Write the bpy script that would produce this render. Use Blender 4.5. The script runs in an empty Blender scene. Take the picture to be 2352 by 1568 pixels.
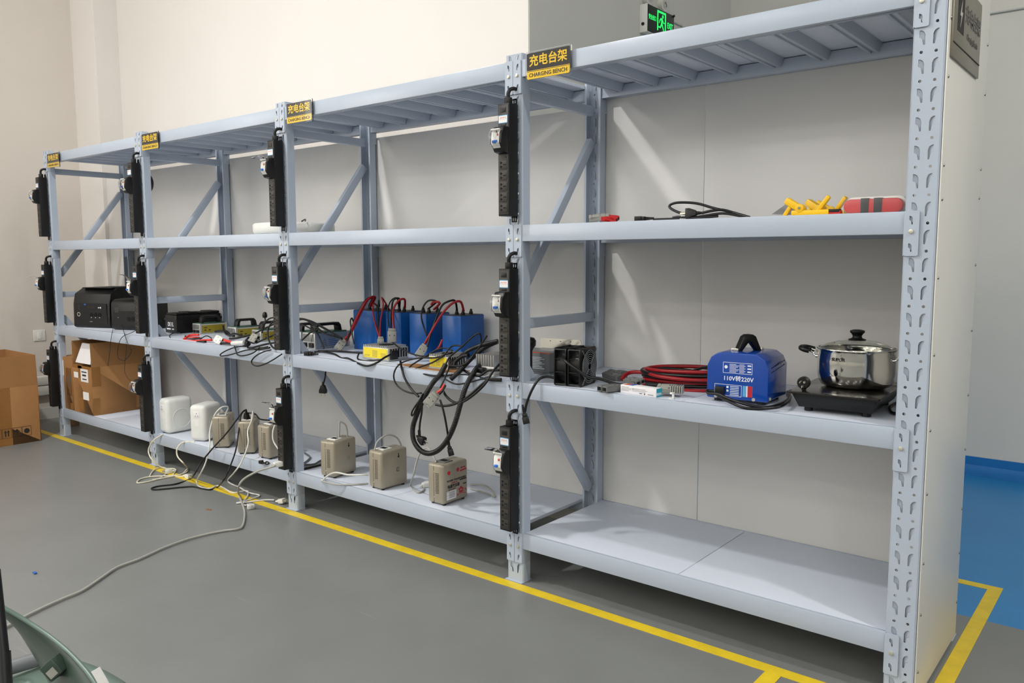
import bpy, bmesh, math, random
from mathutils import Vector, Matrix
random.seed(4)
SC = bpy.context.scene
COL = SC.collection
PI = math.pi

# ------------------------------------------------------------------ camera
F_PX = 1860.2752
CAM = Vector((0.5429, -2.4089, 1.2815)); YAW, PITCH, ROLL = 0.6851, -0.1044, -0.0033
FW = Vector((-math.sin(YAW)*math.cos(PITCH), math.cos(YAW)*math.cos(PITCH), math.sin(PITCH)))
RT0 = Vector((math.cos(YAW), math.sin(YAW), 0)); UP0 = RT0.cross(FW)
RT = RT0*math.cos(ROLL) + UP0*math.sin(ROLL); UP = UP0*math.cos(ROLL) - RT0*math.sin(ROLL)
cd = bpy.data.cameras.new('camera'); cam = bpy.data.objects.new('camera', cd); COL.objects.link(cam)
cd.sensor_width = 36; cd.lens = F_PX/2352*36; cd.clip_start = .02
cam.matrix_world = Matrix.Translation(CAM) @ Matrix((RT, UP, -FW)).transposed().to_4x4()
SC.camera = cam
SC.view_settings.view_transform = 'Standard'; SC.view_settings.look = 'None'
SC.view_settings.gamma = 1; SC.view_settings.use_curve_mapping = False
SC.view_settings.exposure = -0.98

# ------------------------------------------------------------------ light
wd = bpy.data.worlds.new('world'); SC.world = wd; wd.use_nodes = True
wd.node_tree.nodes['Background'].inputs[0].default_value = (.75, .85, 1, 1)
wd.node_tree.nodes['Background'].inputs[1].default_value = .3
def lamp(name, loc, power, size, color=(1, .985, .972), kind='AREA'):
    l = bpy.data.lights.new(name, kind); l.energy = power; l.color = color
    if kind == 'AREA': l.shape = 'DISK'; l.size = size
    else: l.shadow_soft_size = size
    o = bpy.data.objects.new(name, l); COL.objects.link(o); o.location = loc
    return o
lamp('ceiling_and_fill_lamp', (-3.4, -2.4, 4.5), 225, .26)                 # the lamp over the rack that throws the slanting streaks
lamp('ceiling_and_fill_lamp', (2.8, -1.05, 4.5), 190, .26)
lamp('ceiling_and_fill_lamp', (3.2, -5.7, 4.4), 120, .15, kind='POINT')    # far hall lamp that reaches the back panel under the shelves
for lx, ly, lp in ((-4.8, -4.3, 70), (-1.6, -4.3, 70), (-4.8, -5.7, 100), (-2.2, -5.7, 100), (.5, -5.7, 90), (-4.8, -7.2, 120), (-1.6, -7.2, 120), (1.6, -7.2, 120), (4.2, -7.2, 90)):
    lamp('ceiling_and_fill_lamp', (lx, ly, 4.4), lp*.72, .15, kind='POINT')  # added point lights without fixtures, an invented grid that lifts the ambient light
wl_ = lamp('window_daylight', (-6.37, -4.1, 2.35), 150, 1, (1, .97, .93))      # daylight through the window in the left wall, out of view
wl_.data.shape = 'RECTANGLE'; wl_.data.size = 2.3; wl_.data.size_y = 2.6; wl_.rotation_euler = (0, -PI/2, 0)

# ------------------------------------------------------------------ pixel helpers (photo frame 2352 x 1568)
def ray(x, y): return FW + RT*((x-1176)/F_PX) - UP*((y-784)/F_PX)
def atz(x, y, z): d = ray(x, y); return CAM + d*((z-CAM.z)/d.z)
def aty(x, y, Y): d = ray(x, y); return CAM + d*((Y-CAM.y)/d.y)
def atx(x, y, X): d = ray(x, y); return CAM + d*((X-CAM.x)/d.x)
def atd(x, y, dist): return CAM + ray(x, y)*dist

# ------------------------------------------------------------------ materials
def lin(h):
    h = h.lstrip('#'); c = [int(h[i:i+2], 16)/255 for i in (0, 2, 4)]
    return tuple((v/12.92 if v <= .04045 else ((v+.055)/1.055)**2.4) for v in c) + (1,)
MATS = {}
def mat(name, col, rough=.5, metal=0, var=0.0, scale=8, bump=0, bscale=60, trans=0, alpha=1, emit=None, estr=1, coat=0, ior=1.45, stretch=None, col2=None):
    if name in MATS: return MATS[name]
    m = bpy.data.materials.new(name); m.use_nodes = True; nt = m.node_tree; b = nt.nodes['Principled BSDF']
    c = lin(col) if isinstance(col, str) else col
    b.inputs['Base Color'].default_value = c; b.inputs['Roughness'].default_value = rough; b.inputs['Metallic'].default_value = metal
    b.inputs['IOR'].default_value = ior
    b.inputs['Coat Weight'].default_value = coat
    if trans: b.inputs['Transmission Weight'].default_value = trans
    if alpha < 1: b.inputs['Alpha'].default_value = alpha
    if emit: b.inputs['Emission Color'].default_value = lin(emit); b.inputs['Emission Strength'].default_value = estr
    tc = nt.nodes.new('ShaderNodeTexCoord'); src = tc.outputs['Object']
    if stretch:
        mp = nt.nodes.new('ShaderNodeMapping'); mp.inputs['Scale'].default_value = stretch; nt.links.new(src, mp.inputs[0]); src = mp.outputs[0]
    if var or col2:
        n = nt.nodes.new('ShaderNodeTexNoise'); n.inputs['Scale'].default_value = scale; n.inputs['Detail'].default_value = 6; n.inputs['Roughness'].default_value = .6
        nt.links.new(src, n.inputs['Vector'])
        r = nt.nodes.new('ShaderNodeValToRGB'); r.color_ramp.elements[0].position = .3; r.color_ramp.elements[1].position = .7
        lo = tuple(v*(1-var) for v in c[:3]) + (1,); hi = lin(col2) if col2 else tuple(min(1, v*(1+var)) for v in c[:3]) + (1,)
        r.color_ramp.elements[0].color = lo; r.color_ramp.elements[1].color = hi
        nt.links.new(n.outputs['Fac'], r.inputs[0]); nt.links.new(r.outputs[0], b.inputs['Base Color'])
    if bump:
        n2 = nt.nodes.new('ShaderNodeTexNoise'); n2.inputs['Scale'].default_value = bscale; n2.inputs['Detail'].default_value = 4
        nt.links.new(src, n2.inputs['Vector'])
        bp = nt.nodes.new('ShaderNodeBump'); bp.inputs['Strength'].default_value = bump; bp.inputs['Distance'].default_value = .002
        nt.links.new(n2.outputs['Fac'], bp.inputs['Height']); nt.links.new(bp.outputs[0], b.inputs['Normal'])
    MATS[name] = m; return m
def floor_mat(name, col, rough, scratch):
    m = mat(name, col, rough, var=.05, scale=3, bump=.05, bscale=25)
    nt = m.node_tree; b = nt.nodes['Principled BSDF']
    old = b.inputs['Base Color'].links[0].from_socket
    tc = nt.nodes.new('ShaderNodeTexCoord')
    fac = None
    for k, (rz, sc) in enumerate(((.5, 9), (-.9, 7), (1.7, 11))):      # thin scuffs running several ways
        mp = nt.nodes.new('ShaderNodeMapping'); mp.inputs['Rotation'].default_value = (0, 0, rz); mp.inputs['Scale'].default_value = (.35, sc, 1)
        nt.links.new(tc.outputs['Object'], mp.inputs[0])
        n = nt.nodes.new('ShaderNodeTexNoise'); n.inputs['Scale'].default_value = 2.2; n.inputs['Detail'].default_value = 3
        nt.links.new(mp.outputs[0], n.inputs['Vector'])
        r = nt.nodes.new('ShaderNodeValToRGB'); r.color_ramp.elements[0].position = .72; r.color_ramp.elements[1].position = .76
        nt.links.new(n.outputs['Fac'], r.inputs[0])
        if fac is None: fac = r.outputs[0]
        else:
            mx = nt.nodes.new('ShaderNodeMath'); mx.operation = 'MAXIMUM'; nt.links.new(fac, mx.inputs[0]); nt.links.new(r.outputs[0], mx.inputs[1]); fac = mx.outputs[0]
    mul = nt.nodes.new('ShaderNodeMath'); mul.operation = 'MULTIPLY'; mul.inputs[1].default_value = .35; nt.links.new(fac, mul.inputs[0])
    mix = nt.nodes.new('ShaderNodeMix'); mix.data_type = 'RGBA'
    nt.links.new(mul.outputs[0], mix.inputs['Factor']); nt.links.new(old, mix.inputs['A']); mix.inputs['B'].default_value = lin(scratch)
    nt.links.new(mix.outputs['Result'], b.inputs['Base Color'])
    return m

M_FLOOR = floor_mat('grey_epoxy', '#7e807e', .32, '#b4b3ad')
M_BLUE = floor_mat('blue_epoxy', '#2a86c6', .34, '#2b5f92')
M_CREAM = mat('cream_plaster', '#e4dfd9', .75, var=.015, scale=2, bump=.08, bscale=40)
M_CREAM_DIM = mat('dimmed_cream_plaster', '#d9d1c8', .75, var=.015, scale=2, bump=.08, bscale=40)  # cream plaster made darker, so the left wall reads less brightly lit
M_SHADEGREY = mat('shade_grey_plaster', '#d0cfc8', .75, var=.02, scale=2, bump=.08, bscale=40)  # grey stands in for weaker light on the return and rear walls
M_SKIRT = mat('blue_paint', '#1d6fb4', .45, var=.08, scale=12)
M_CEIL = mat('white_ceiling', '#f0f0ee', .8, var=.01)
M_TAPE = mat('yellow_tape', '#e8c92e', .42, var=.1, scale=14)
M_RACK = mat('pale_blue_powder_coat', '#b3bdcb', .27, var=.015, scale=6, bump=.04, bscale=300)
M_DECK = mat('pale_shelf_coat', '#d2d9e5', .40, var=.02, scale=5, bump=.04, bscale=300)
M_PANEL = mat('light_grey_sheet', '#dcdad6', .36, var=.015, scale=2)
M_SIDE = mat('off_white_sheet', '#dedbd2', .34, var=.015, scale=2)
M_BOLT = mat('zinc_bolt', '#cfccba', .35, .6, var=.1, scale=200)
M_STEEL = mat('dull_steel', '#8f8d86', .4, .9, var=.1, scale=60)
M_BRUSH = mat('brushed_steel', '#8b8578', .35, .85, var=.12, scale=30, stretch=(1, .2, 14))
M_CHROME = mat('polished_steel', '#d8d6d0', .09, 1.0, var=.02, scale=20)
M_BLACK = mat('black_plastic', '#0d0d0d', .42, var=.15, scale=40)
M_BLKMET = mat('black_coated_metal', '#0b0b0d', .5, var=.1, scale=30)
M_PDUF = mat('charcoal_face', '#35322e', .5, var=.08, scale=60)
M_HOLE = mat('dark_recess', '#050505', .9, var=.1)
M_RUB = mat('black_rubber', '#0a0a0b', .40, var=.15, scale=50)
M_HOSE = mat('black_corrugated_plastic', '#151515', .35, var=.1, scale=50)
M_GCORD = mat('grey_cord', '#a8a79f', .5, var=.05, scale=60)
M_WCORD = mat('white_cord', '#d9d7d0', .5, var=.05, scale=60)
M_CCORD = mat('cream_cord', '#dcd5bf', .5, var=.05, scale=60)
M_WHITE = mat('white_plastic', '#e4e4de', .42, var=.03, scale=20)
M_WHITE2 = mat('white_card', '#ece9ea', .6, var=.02, scale=40)
M_LABEL = mat('white_paper', '#eceae8', .6, var=.02, scale=80)
M_PINK = mat('red_pen', '#d9938a', .7, var=.05)
M_LBLUE = mat('label_blue_edge', '#5aa0cf', .6, var=.05)
M_TBLUE = mat('switch_blue', '#2f74d6', .4, var=.05)
M_ORANGE = mat('switch_orange', '#c7502a', .4, var=.05)
M_CLEAR = mat('clear_plastic', '#ffffff', .06, trans=1, ior=1.3, var=.001)
M_BEIGE = mat('champagne_paint', '#a59c8a', .34, .25, var=.03, scale=8, bump=.05, bscale=300)
M_BATT = mat('blue_shrink_film', '#1257a2', .32, var=.06, scale=12, bump=.15, bscale=14)
M_BATTOP = mat('dark_epoxy_board', '#33302c', .5, var=.15, scale=40)
M_RED = mat('red_cable', '#98121a', .42, var=.08, scale=40)
M_RED2 = mat('bright_red_cable', '#e0382e', .42, var=.06, scale=40)
M_GCON = mat('grey_connector', '#9b9a92', .5, var=.05, scale=60)
M_GCON2 = mat('mid_grey_connector', '#6f716f', .5, var=.05, scale=60)
M_DBLUE = mat('blue_enamel', '#11439b', .2, var=.03, scale=10, coat=.3)
M_CARD = mat('brown_cardboard', '#a17446', .8, var=.06, scale=10, bump=.1, bscale=120)
M_CARDIN = mat('cardboard_inside', '#8d6338', .85, var=.08, scale=10)
M_CARDTAPE = mat('brown_packing_tape', '#966837', .3, var=.08, scale=14)
M_INK = mat('dark_ink', '#2a2724', .7, var=.1)
M_YLAB = mat('yellow_label', '#ecd52c', .5, var=.04, scale=30)
M_OLIVE = mat('olive_yellow_label', '#9a8a1e', .5, var=.08, scale=30)
M_GREEN = mat('dark_green_film', '#2d5b46', .4, var=.1, scale=30)
M_ALU = mat('cast_aluminium', '#c4c4c0', .35, .5, var=.05, scale=50)
M_CHGR = mat('blue_grey_sheet', '#8f9fb3', .35, .3, var=.05, scale=20)
M_DGREY = mat('dark_grey_case', '#666a6c', .45, var=.05, scale=20)
M_SIGNK = mat('sign_black', '#17171a', .18, var=.03, coat=.5)
M_SIGNY = mat('sign_yellow', '#e0b81e', .2, var=.03, coat=.5)
M_ACRYL = mat('clear_acrylic', '#ffffff', .03, trans=1, ior=1.2, var=.001)
M_EXITK = mat('exit_green_black', '#0d1f18', .25, var=.05)
M_EXITG = mat('exit_green_lit', '#1ee66a', .4, emit='#22f06c', estr=1.6, var=.02)
M_GLASS = mat('lid_glass', '#f2f4f0', .03, trans=1, ior=1.1, var=.001)
M_CERAM = mat('black_glass_ceramic', '#1e1b18', .16, var=.05, scale=30)
M_PINKP = mat('print_white', '#e8ecf2', .5, var=.02)
M_YELP = mat('yellow_plastic', '#eebc14', .38, var=.04, scale=30)
M_REDP = mat('red_plastic', '#c01f1e', .35, var=.05, scale=30)
M_FILM = mat('shrink_film', '#ffffff', .08, alpha=.07, bump=.9, bscale=55, var=.001)
M_GREYSH = mat('grey_film_sheet', '#85878a', .35, var=.05)
M_SAGE = mat('sage_green_plastic', '#82978b', .3, var=.03, scale=8, coat=.2)
M_SAGED = mat('deep_sage_plastic', '#37473e', .35, var=.06, scale=8)
M_SAGER = mat('mid_sage_plastic', '#667b70', .32, var=.04, scale=8)
M_WOOD = mat('pale_wood', '#b59a78', .7, var=.15, scale=6, stretch=(1, 8, 1))
M_TEAL = mat('teal_print', '#1f9db0', .45, var=.03)
M_BLUEP = mat('blue_print', '#2a62b8', .5, var=.03)
M_REDPR = mat('red_print', '#b4202e', .5, var=.04)
M_GREYPR = mat('grey_print', '#6a6864', .6, var=.04)

# ------------------------------------------------------------------ mesh builder
class MB:
    def __init__(s): s.v = []; s.f = []
    def _add(s, vs, fs):
        o = len(s.v); s.v += [Vector(v) for v in vs]; s.f += [tuple(i+o for i in f) for f in fs]; return s
    def box(s, x0, x1, y0, y1, z0, z1):
        vs = [(x, y, z) for z in (z0, z1) for y in (y0, y1) for x in (x0, x1)]
        return s._add(vs, [(0, 2, 3, 1), (4, 5, 7, 6), (0, 1, 5, 4), (2, 6, 7, 3), (0, 4, 6, 2), (1, 3, 7, 5)])
    def taper(s, x0, x1, y0, y1, z0, z1, i):            # box whose bottom is inset by i
        vs = [(x0+i, y0+i, z0), (x1-i, y0+i, z0), (x0+i, y1-i, z0), (x1-i, y1-i, z0), (x0, y0, z1), (x1, y0, z1), (x0, y1, z1), (x1, y1, z1)]
        return s._add(vs, [(0, 2, 3, 1), (4, 5, 7, 6), (0, 1, 5, 4), (2, 6, 7, 3), (0, 4, 6, 2), (1, 3, 7, 5)])
    def quad(s, *p): return s._add(p, [tuple(range(len(p)))])
    def bar(s, a, b, w, h, up=(0, 0, 1)):                # rectangular bar from a to b
        a, b = Vector(a), Vector(b); d = (b-a).normalized(); sd = d.cross(Vector(up)).normalized(); u = sd.cross(d)
        vs = [p + sd*(i*w/2) + u*(j*h/2) for p in (a, b) for j in (-1, 1) for i in (-1, 1)]
        return s._add(vs, [(0, 2, 3, 1), (4, 5, 7, 6), (0, 1, 5, 4), (2, 6, 7, 3), (0, 4, 6, 2), (1, 3, 7, 5)])
    def cyl(s, a, b, r0, r1=None, n=16):
        a, b = Vector(a), Vector(b); r1 = r0 if r1 is None else r1; d = (b-a).normalized()
        t = Vector((1, 0, 0)) if abs(d.x) < .9 else Vector((0, 1, 0)); x = d.cross(t).normalized(); y = d.cross(x)
        vs = []
        for p, r in ((a, r0), (b, r1)):
            vs += [p + x*(r*math.cos(2*PI*k/n)) + y*(r*math.sin(2*PI*k/n)) for k in range(n)]
        fs = [(k, (k+1) % n, n+(k+1) % n, n+k) for k in range(n)] + [tuple(range(n-1, -1, -1)), tuple(range(n, 2*n))]
        return s._add(vs, fs)
    def lathe(s, prof, c=(0, 0, 0), n=40, caps=True):               # profile (r, z) round the z axis at c
        c = Vector(c); vs = []; m = len(prof)
        for r, z in prof: vs += [c + Vector((r*math.cos(2*PI*k/n), r*math.sin(2*PI*k/n), z)) for k in range(n)]
        fs = [(i*n+k, i*n+(k+1) % n, (i+1)*n+(k+1) % n, (i+1)*n+k) for i in range(m-1) for k in range(n)]
        if caps: fs.append(tuple(range(n-1, -1, -1))); fs.append(tuple((m-1)*n+k for k in range(n)))
        return s._add(vs, fs)
    def tube(s, pts, r, n=8, closed=False, rf=None):
        pts = [Vector(p) for p in pts]; m = len(pts); vs = []; fs = []; x = None
        for i, p in enumerate(pts):
            a = pts[i-1] if (i or closed) else p; b = pts[(i+1) % m] if (i < m-1 or closed) else p
            d = (b-a); d = d.normalized() if d.length > 1e-9 else Vector((0, 0, 1))
            if x is None:
                t = Vector((0, 0, 1)) if abs(d.z) < .9 else Vector((1, 0, 0)); x = (t - d*t.dot(d)).normalized()
            else:
                x = x - d*x.dot(d); x = x.normalized() if x.length > 1e-6 else Vector((1, 0, 0))
            y = d.cross(x); rr = rf(i) if rf else r
            vs += [p + x*(rr*math.cos(2*PI*k/n)) + y*(rr*math.sin(2*PI*k/n)) for k in range(n)]
        for i in range(m if closed else m-1):
            j = (i+1) % m
            fs += [(i*n+k, i*n+(k+1) % n, j*n+(k+1) % n, j*n+k) for k in range(n)]
        if not closed: fs += [tuple(range(n-1, -1, -1)), tuple((m-1)*n+k for k in range(n))]
        return s._add(vs, fs)
    def prism(s, poly, fn, w0, w1):                      # poly of (u, v); fn(u, v, w) gives a point
        n = len(poly); vs = [fn(u, v, w0) for u, v in poly] + [fn(u, v, w1) for u, v in poly]
        fs = [tuple(range(n-1, -1, -1)), tuple(range(n, 2*n))] + [(k, (k+1) % n, n+(k+1) % n, n+k) for k in range(n)]
        return s._add(vs, fs)
    def build(s, name, m, parent=None, bevel=0, seg=2, smooth=40, world=False):
        me = bpy.data.meshes.new(name)
        vs = s.v
        if world and parent is not None:
            W = wm(parent).inverted(); vs = [W @ v for v in vs]
        me.from_pydata([tuple(v) for v in vs], [], s.f)
        bm = bmesh.new(); bm.from_mesh(me)
        bmesh.ops.remove_doubles(bm, verts=bm.verts, dist=1e-6)
        bmesh.ops.recalc_face_normals(bm, faces=bm.faces)
        if bevel:
            es = [e for e in bm.edges if len(e.link_faces) == 2 and e.calc_face_angle(0) > .5]
            bmesh.ops.bevel(bm, geom=es, offset=bevel, segments=seg, affect='EDGES', profile=.5, clamp_overlap=True)
        bm.to_mesh(me); bm.free()
        return finish(name, me, m, parent, smooth)
def finish(name, me, m, parent, smooth=40):
    if m is not None: me.materials.clear(); me.materials.append(m)
    if smooth:
        for p in me.polygons: p.use_smooth = True
        me.set_sharp_from_angle(angle=math.radians(smooth))
    o = bpy.data.objects.new(name, me); COL.objects.link(o)
    if parent is not None: o.parent = parent
    return o
WM = {}
def wm(o):
    M = Matrix.Identity(4)
    while o is not None:
        M = Matrix.LocRotScale(o.location, o.rotation_euler, o.scale) @ M; o = o.parent
    return M
def tag(o, label, cat, group=None):
    o['label'] = label; o['category'] = cat
    if group: o['group'] = group
    return o
def thing(name, label, cat, loc=(0, 0, 0), rz=0, group=None, rot=None):
    o = bpy.data.objects.new(name, None); COL.objects.link(o); o.empty_display_size = .05
    o.location = loc; o.rotation_euler = rot if rot else (0, 0, rz)
    return tag(o, label, cat, group)
def struct(name, mb, m, **k):
    o = mb.build(name, m, **k); o['kind'] = 'structure'; return o
def inst(src, parent=None, loc=(0, 0, 0), rot=(0, 0, 0), scale=(1, 1, 1)):   # copy sharing mesh data
    o = src.copy(); COL.objects.link(o); o.parent = parent; o.location = loc; o.rotation_euler = rot; o.scale = scale
    return o
def spline(pts, n=8, closed=False):
    P = [Vector(p) for p in pts]; out = []; m = len(P)
    for i in range(m if closed else m-1):
        p0 = P[i-1] if (i or closed) else P[0]; p1 = P[i]; p2 = P[(i+1) % m]; p3 = P[(i+2) % m] if (i+2 < m or closed) else P[-1]
        for k in range(n):
            t = k/n; out.append(.5*((2*p1)+(p2-p0)*t+(2*p0-5*p1+4*p2-p3)*t*t+(3*p1-p0-3*p2+p3)*t**3))
    if not closed: out.append(P[-1])
    return out
def cable(name, pts, r, m, parent, n=8, seg=8, closed=False):
    return MB().tube(spline(pts, seg, closed), r, n, closed).build(name, m, parent, smooth=60, world=True)
def circ(cx, cy, r, n=12): return [(cx+r*math.cos(2*PI*k/n), cy+r*math.sin(2*PI*k/n)) for k in range(n)]
def rrect(x0, x1, y0, y1, r, n=4):
    out = []
    for cx, cy, a in ((x1-r, y1-r, 0), (x0+r, y1-r, 90), (x0+r, y0+r, 180), (x1-r, y0+r, 270)):
        out += [(cx+r*math.cos(math.radians(a+90*k/n)), cy+r*math.sin(math.radians(a+90*k/n))) for k in range(n+1)]
    return out
def plate_mesh(name, outer, holes, t):                   # flat plate with holes in x/z, front face at y=0, thickness t to +y
    cu = bpy.data.curves.new(name, 'CURVE'); cu.dimensions = '2D'; cu.fill_mode = 'BOTH'; cu.extrude = t/2
    for poly in [outer]+holes:
        sp = cu.splines.new('POLY'); sp.points.add(len(poly)-1); sp.use_cyclic_u = True
        for p, (x, y) in zip(sp.points, poly): p.co = (x, y, 0, 1)
    o = bpy.data.objects.new(name, cu); COL.objects.link(o)
    me = bpy.data.meshes.new_from_object(o.evaluated_get(bpy.context.evaluated_depsgraph_get()))
    bpy.data.objects.remove(o)
    me.transform(Matrix.Translation((0, t/2, 0)) @ Matrix.Rotation(PI/2, 4, 'X')); me.name = name
    return me
TXT = {}
def text_mesh(body, size, bold=0.0, ext=.0004, align='CENTER', xs=1.0):
    key = (body, size, bold, ext, align, xs)
    if key in TXT: return TXT[key]
    cu = bpy.data.curves.new('lettering', 'FONT'); cu.body = body; cu.size = size; cu.align_x = align; cu.align_y = 'CENTER'
    cu.offset = bold*size; cu.extrude = ext; cu.resolution_u = 2
    o = bpy.data.objects.new('lettering', cu); COL.objects.link(o)
    me = bpy.data.meshes.new_from_object(o.evaluated_get(bpy.context.evaluated_depsgraph_get()))
    bpy.data.objects.remove(o); me.transform(Matrix.Diagonal((xs, 1, 1, 1))); TXT[key] = me
    return me
FACE_FRONT = Matrix.Rotation(PI/2, 4, 'X')                                   # text read from -y
FACE_RIGHT = Matrix.Rotation(PI/2, 4, 'Z') @ Matrix.Rotation(PI/2, 4, 'X')   # text read from +x
FACE_UP = Matrix.Identity(4)
def text(body, size, m, parent, loc, face=FACE_FRONT, name='lettering', **k):
    me = text_mesh(body, size, **k).copy(); me.transform(Matrix.Translation(loc) @ face)
    return finish(name, me, m, parent, 0)
def lines(parent, m, rows, face_fn, name='small_print'):                     # rows of (u0, u1, v, h) as thin raised print
    b = MB()
    for u0, u1, v, h in rows: b.prism([(u0, v), (u1, v), (u1, v+h), (u0, v+h)], face_fn, 0, .0004)
    return b.build(name, m, parent, smooth=0)

# ------------------------------------------------------------------ the room
XL, YW, XE, YR = -6.40, .727, -1.909, 2.95
struct('floor', MB().box(XL-.15, 5.15, -8.15, .763, -.06, 0), M_FLOOR, smooth=0)
struct('floor_corridor', MB().box(XE-.3, 5.15, .763, YR+.15, -.06, 0), M_BLUE, smooth=0)
struct('wall_back', MB().box(XL-.15, XE-.004, YW, .95, 0, 5), M_CREAM, smooth=0)
struct('wall_return', MB().box(XE-.2, XE, YW+.004, YR+.15, 0, 5), M_SHADEGREY, smooth=0)
struct('wall_rear', MB().box(XE, 5.15, YR, YR+.15, 0, 5), M_SHADEGREY, smooth=0)
struct('wall_left', MB().box(XL-.15, XL, -8.15, YW, 0, 5), M_CREAM_DIM, smooth=0)
b = MB()
for y0, y1, z0, z1 in ((-5.5, -2.7, 1.10, 1.17), (-5.5, -2.7, 3.53, 3.60), (-5.5, -5.43, 1.10, 3.60), (-2.77, -2.7, 1.10, 3.60)): b.box(XL, XL+.05, y0, y1, z0, z1)
struct('window_1', b, M_WHITE, smooth=0)
struct('wall_column', MB().box(XL, -6.0, .547, YW, 0, 5), M_CREAM, smooth=0)
struct('wall_right', MB().box(5, 5.15, -8.15, YR, 0, 5), M_SHADEGREY, smooth=0)
struct('wall_front', MB().box(XL, 5, -8.15, -8, 0, 5), M_SHADEGREY, smooth=0)
struct('ceiling', MB().box(XL-.15, 5.15, -8.15, YR+.15, 5, 5.1), M_CEIL, smooth=0)
b = MB().box(XE, 5, YR-.012, YR, .0, .098)
b.prism([(0, 0), (.07, 0), (.03, .012), (.012, .03), (0, .05)], lambda u, v, w: (w, YR-.012-u, v), XE, 5)
struct('baseboard_rear', b, M_SKIRT)
struct('baseboard_left', MB().box(XL, XL+.012, -8, .547, 0, .09), M_SHADEGREY)
# tape lines stuck on the floor
def tape(label, x0, x1, y0, y1):
    tag(MB().box(x0, x1, y0, y1, .0003, .0016).build('floor_tape', M_TAPE, smooth=0), label, 'floor tape', 'yellow floor marking tape')
tape('long yellow floor tape line running along the front of the rack', -6.3, .105, -.062, -.015)
tape('yellow floor tape line beside the white end panel of the rack', .058, .105, -.0149, 1.075)
tape('yellow floor tape line crossing the blue floor behind the rack', -1.8, .105, 1.0752, 1.12)
tape('short yellow floor tape stub branching off at the bottom edge', -.365, -.315, -.62, -.0622)
# left wall fittings
w = thing('wall_switch', 'white switch plate on the left wall above the trunking', 'switch', (XL, .168, .673))
MB().box(0, .009, -.043, .043, -.043, .043).build('faceplate', M_WHITE, w, bevel=.003)
MB().box(.009, .013, -.016, .016, -.028, .028).build('rocker', M_WHITE, w, bevel=.002)
w = thing('wall_trunking', 'white plastic cable trunking along the left wall near the floor', 'trunking', (XL, 0, .2))
MB().box(0, .05, -3.2, .54, 0, .075).build('channel', M_WHITE, w, bevel=.004)
MB().box(0, .055, -3.2, .54, .08, .15).build('cover', M_WHITE, w, bevel=.006)
o = MB().cyl((-6.12, .20, 0), (-6.12, .20, .36), .022).build('standing_tube', M_WHITE); tag(o, 'short pale tube standing on the floor behind the far left post', 'tube')
o = MB().box(-6.05, -5.93, .16, .24, 0, .07).build('wood_block', M_WOOD, bevel=.003); tag(o, 'small pale wooden block on the floor behind the far left post', 'wood block')
# conduits
w = thing('wall_conduit', 'thin painted conduit running from the exit sign along the return wall', 'conduit', (XE, 2.06, 2.69))
MB().cyl((.008, 0, 0), (.008, .88, 0), .008).build('pipe', M_SHADEGREY, w)
for y in (.18, .55): MB().box(0, .018, y, y+.012, -.012, .012).build('clip', M_SHADEGREY, w, bevel=.001)
w = thing('wall_conduit', 'thin painted conduit running across the far wall top right', 'conduit', (-1.0, YR, 2.634))
MB().cyl((0, -.01, 0), (3.5, -.01, 0), .011).build('pipe', M_SHADEGREY, w)
for x in (.2, 1.4, 2.6): MB().box(x, x+.015, -.024, 0, -.015, .015).build('clip', M_SHADEGREY, w, bevel=.001)
# exit sign with twin emergency lamps
w = thing('exit_sign', 'green lit running man exit sign in white box on return wall', 'exit sign', (XE, 1.745, 2.545))
MB().box(0, .05, 0, .315, 0, .155).build('housing', M_WHITE, w, bevel=.003)
fp = MB().box(.05, .053, .004, .311, .004, .151).build('face_panel', M_EXITK, w, bevel=.001)
R = lambda u, v, k: (.053+k, u, v)
text('安全出口', .030, M_EXITG, fp, (.0535, .055, .085), FACE_RIGHT, bold=.02, xs=.72, name='lit_lettering')
text('EXIT', .046, M_EXITG, fp, (.0535, .262, .078), FACE_RIGHT, bold=.02, xs=.72, name='lit_lettering')
b = MB()
for p in ([(.11, .03), (.122, .03), (.122, .13), (.20, .13), (.20, .028), (.212, .028), (.212, .142), (.11, .142)],): b.prism(p, R, 0, .0006)
b.build('lit_doorway', M_EXITG, fp, smooth=0)
b = MB(); b.prism(circ(.175, .116, .0095, 12), R, 0, .0006)                 # running figure
b.prism([(.150, .105), (.170, .106), (.176, .098), (.170, .074), (.155, .070), (.158, .088)], R, 0, .0006)
b.prism([(.150, .105), (.136, .090), (.132, .074), (.138, .073), (.143, .087), (.156, .097)], R, 0, .0006)
b.prism([(.174, .100), (.184, .086), (.197, .086), (.197, .080), (.180, .079), (.170, .091)], R, 0, .0006)
b.prism([(.156, .076), (.144, .056), (.124, .055), (.124, .047), (.149, .047), (.166, .068)], R, 0, .0006)
b.prism([(.158, .072), (.172, .052), (.184, .034), (.192, .038), (.180, .060), (.170, .078)], R, 0, .0006)
b.prism([(.160, .024), (.172, .024), (.166, .034)], R, 0, .0006)
b.build('lit_running_figure', M_EXITG, fp, smooth=0)
MB().cyl((.025, -.006, .045), (.025, .001, .045), .009).build('side_button', M_BLACK, w)
MB().cyl((.056, .311, .151), (.048, .311, .151), .007).build('corner_screw', M_BLACK, w)
for y in (.055, .235):
    h = MB().cyl((.02, y, .155), (.02, y, .175), .012).build('lamp_neck', M_WHITE, w)
    MB().cyl((-.005, y, .205), (.045, y-.01, .198), .03, .036, 20).build('lamp_head', M_WHITE, w)
    MB().cyl((.046, y-.01, .198), (.049, y-.011, .1975), .032, .030, 20).build('lamp_lens', M_CLEAR, w)
    MB().cyl((.0455, y-.01, .198), (.047, y-.01, .198), .015, .012, 14).build('lamp_bulb', M_CHROME, w)

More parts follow.
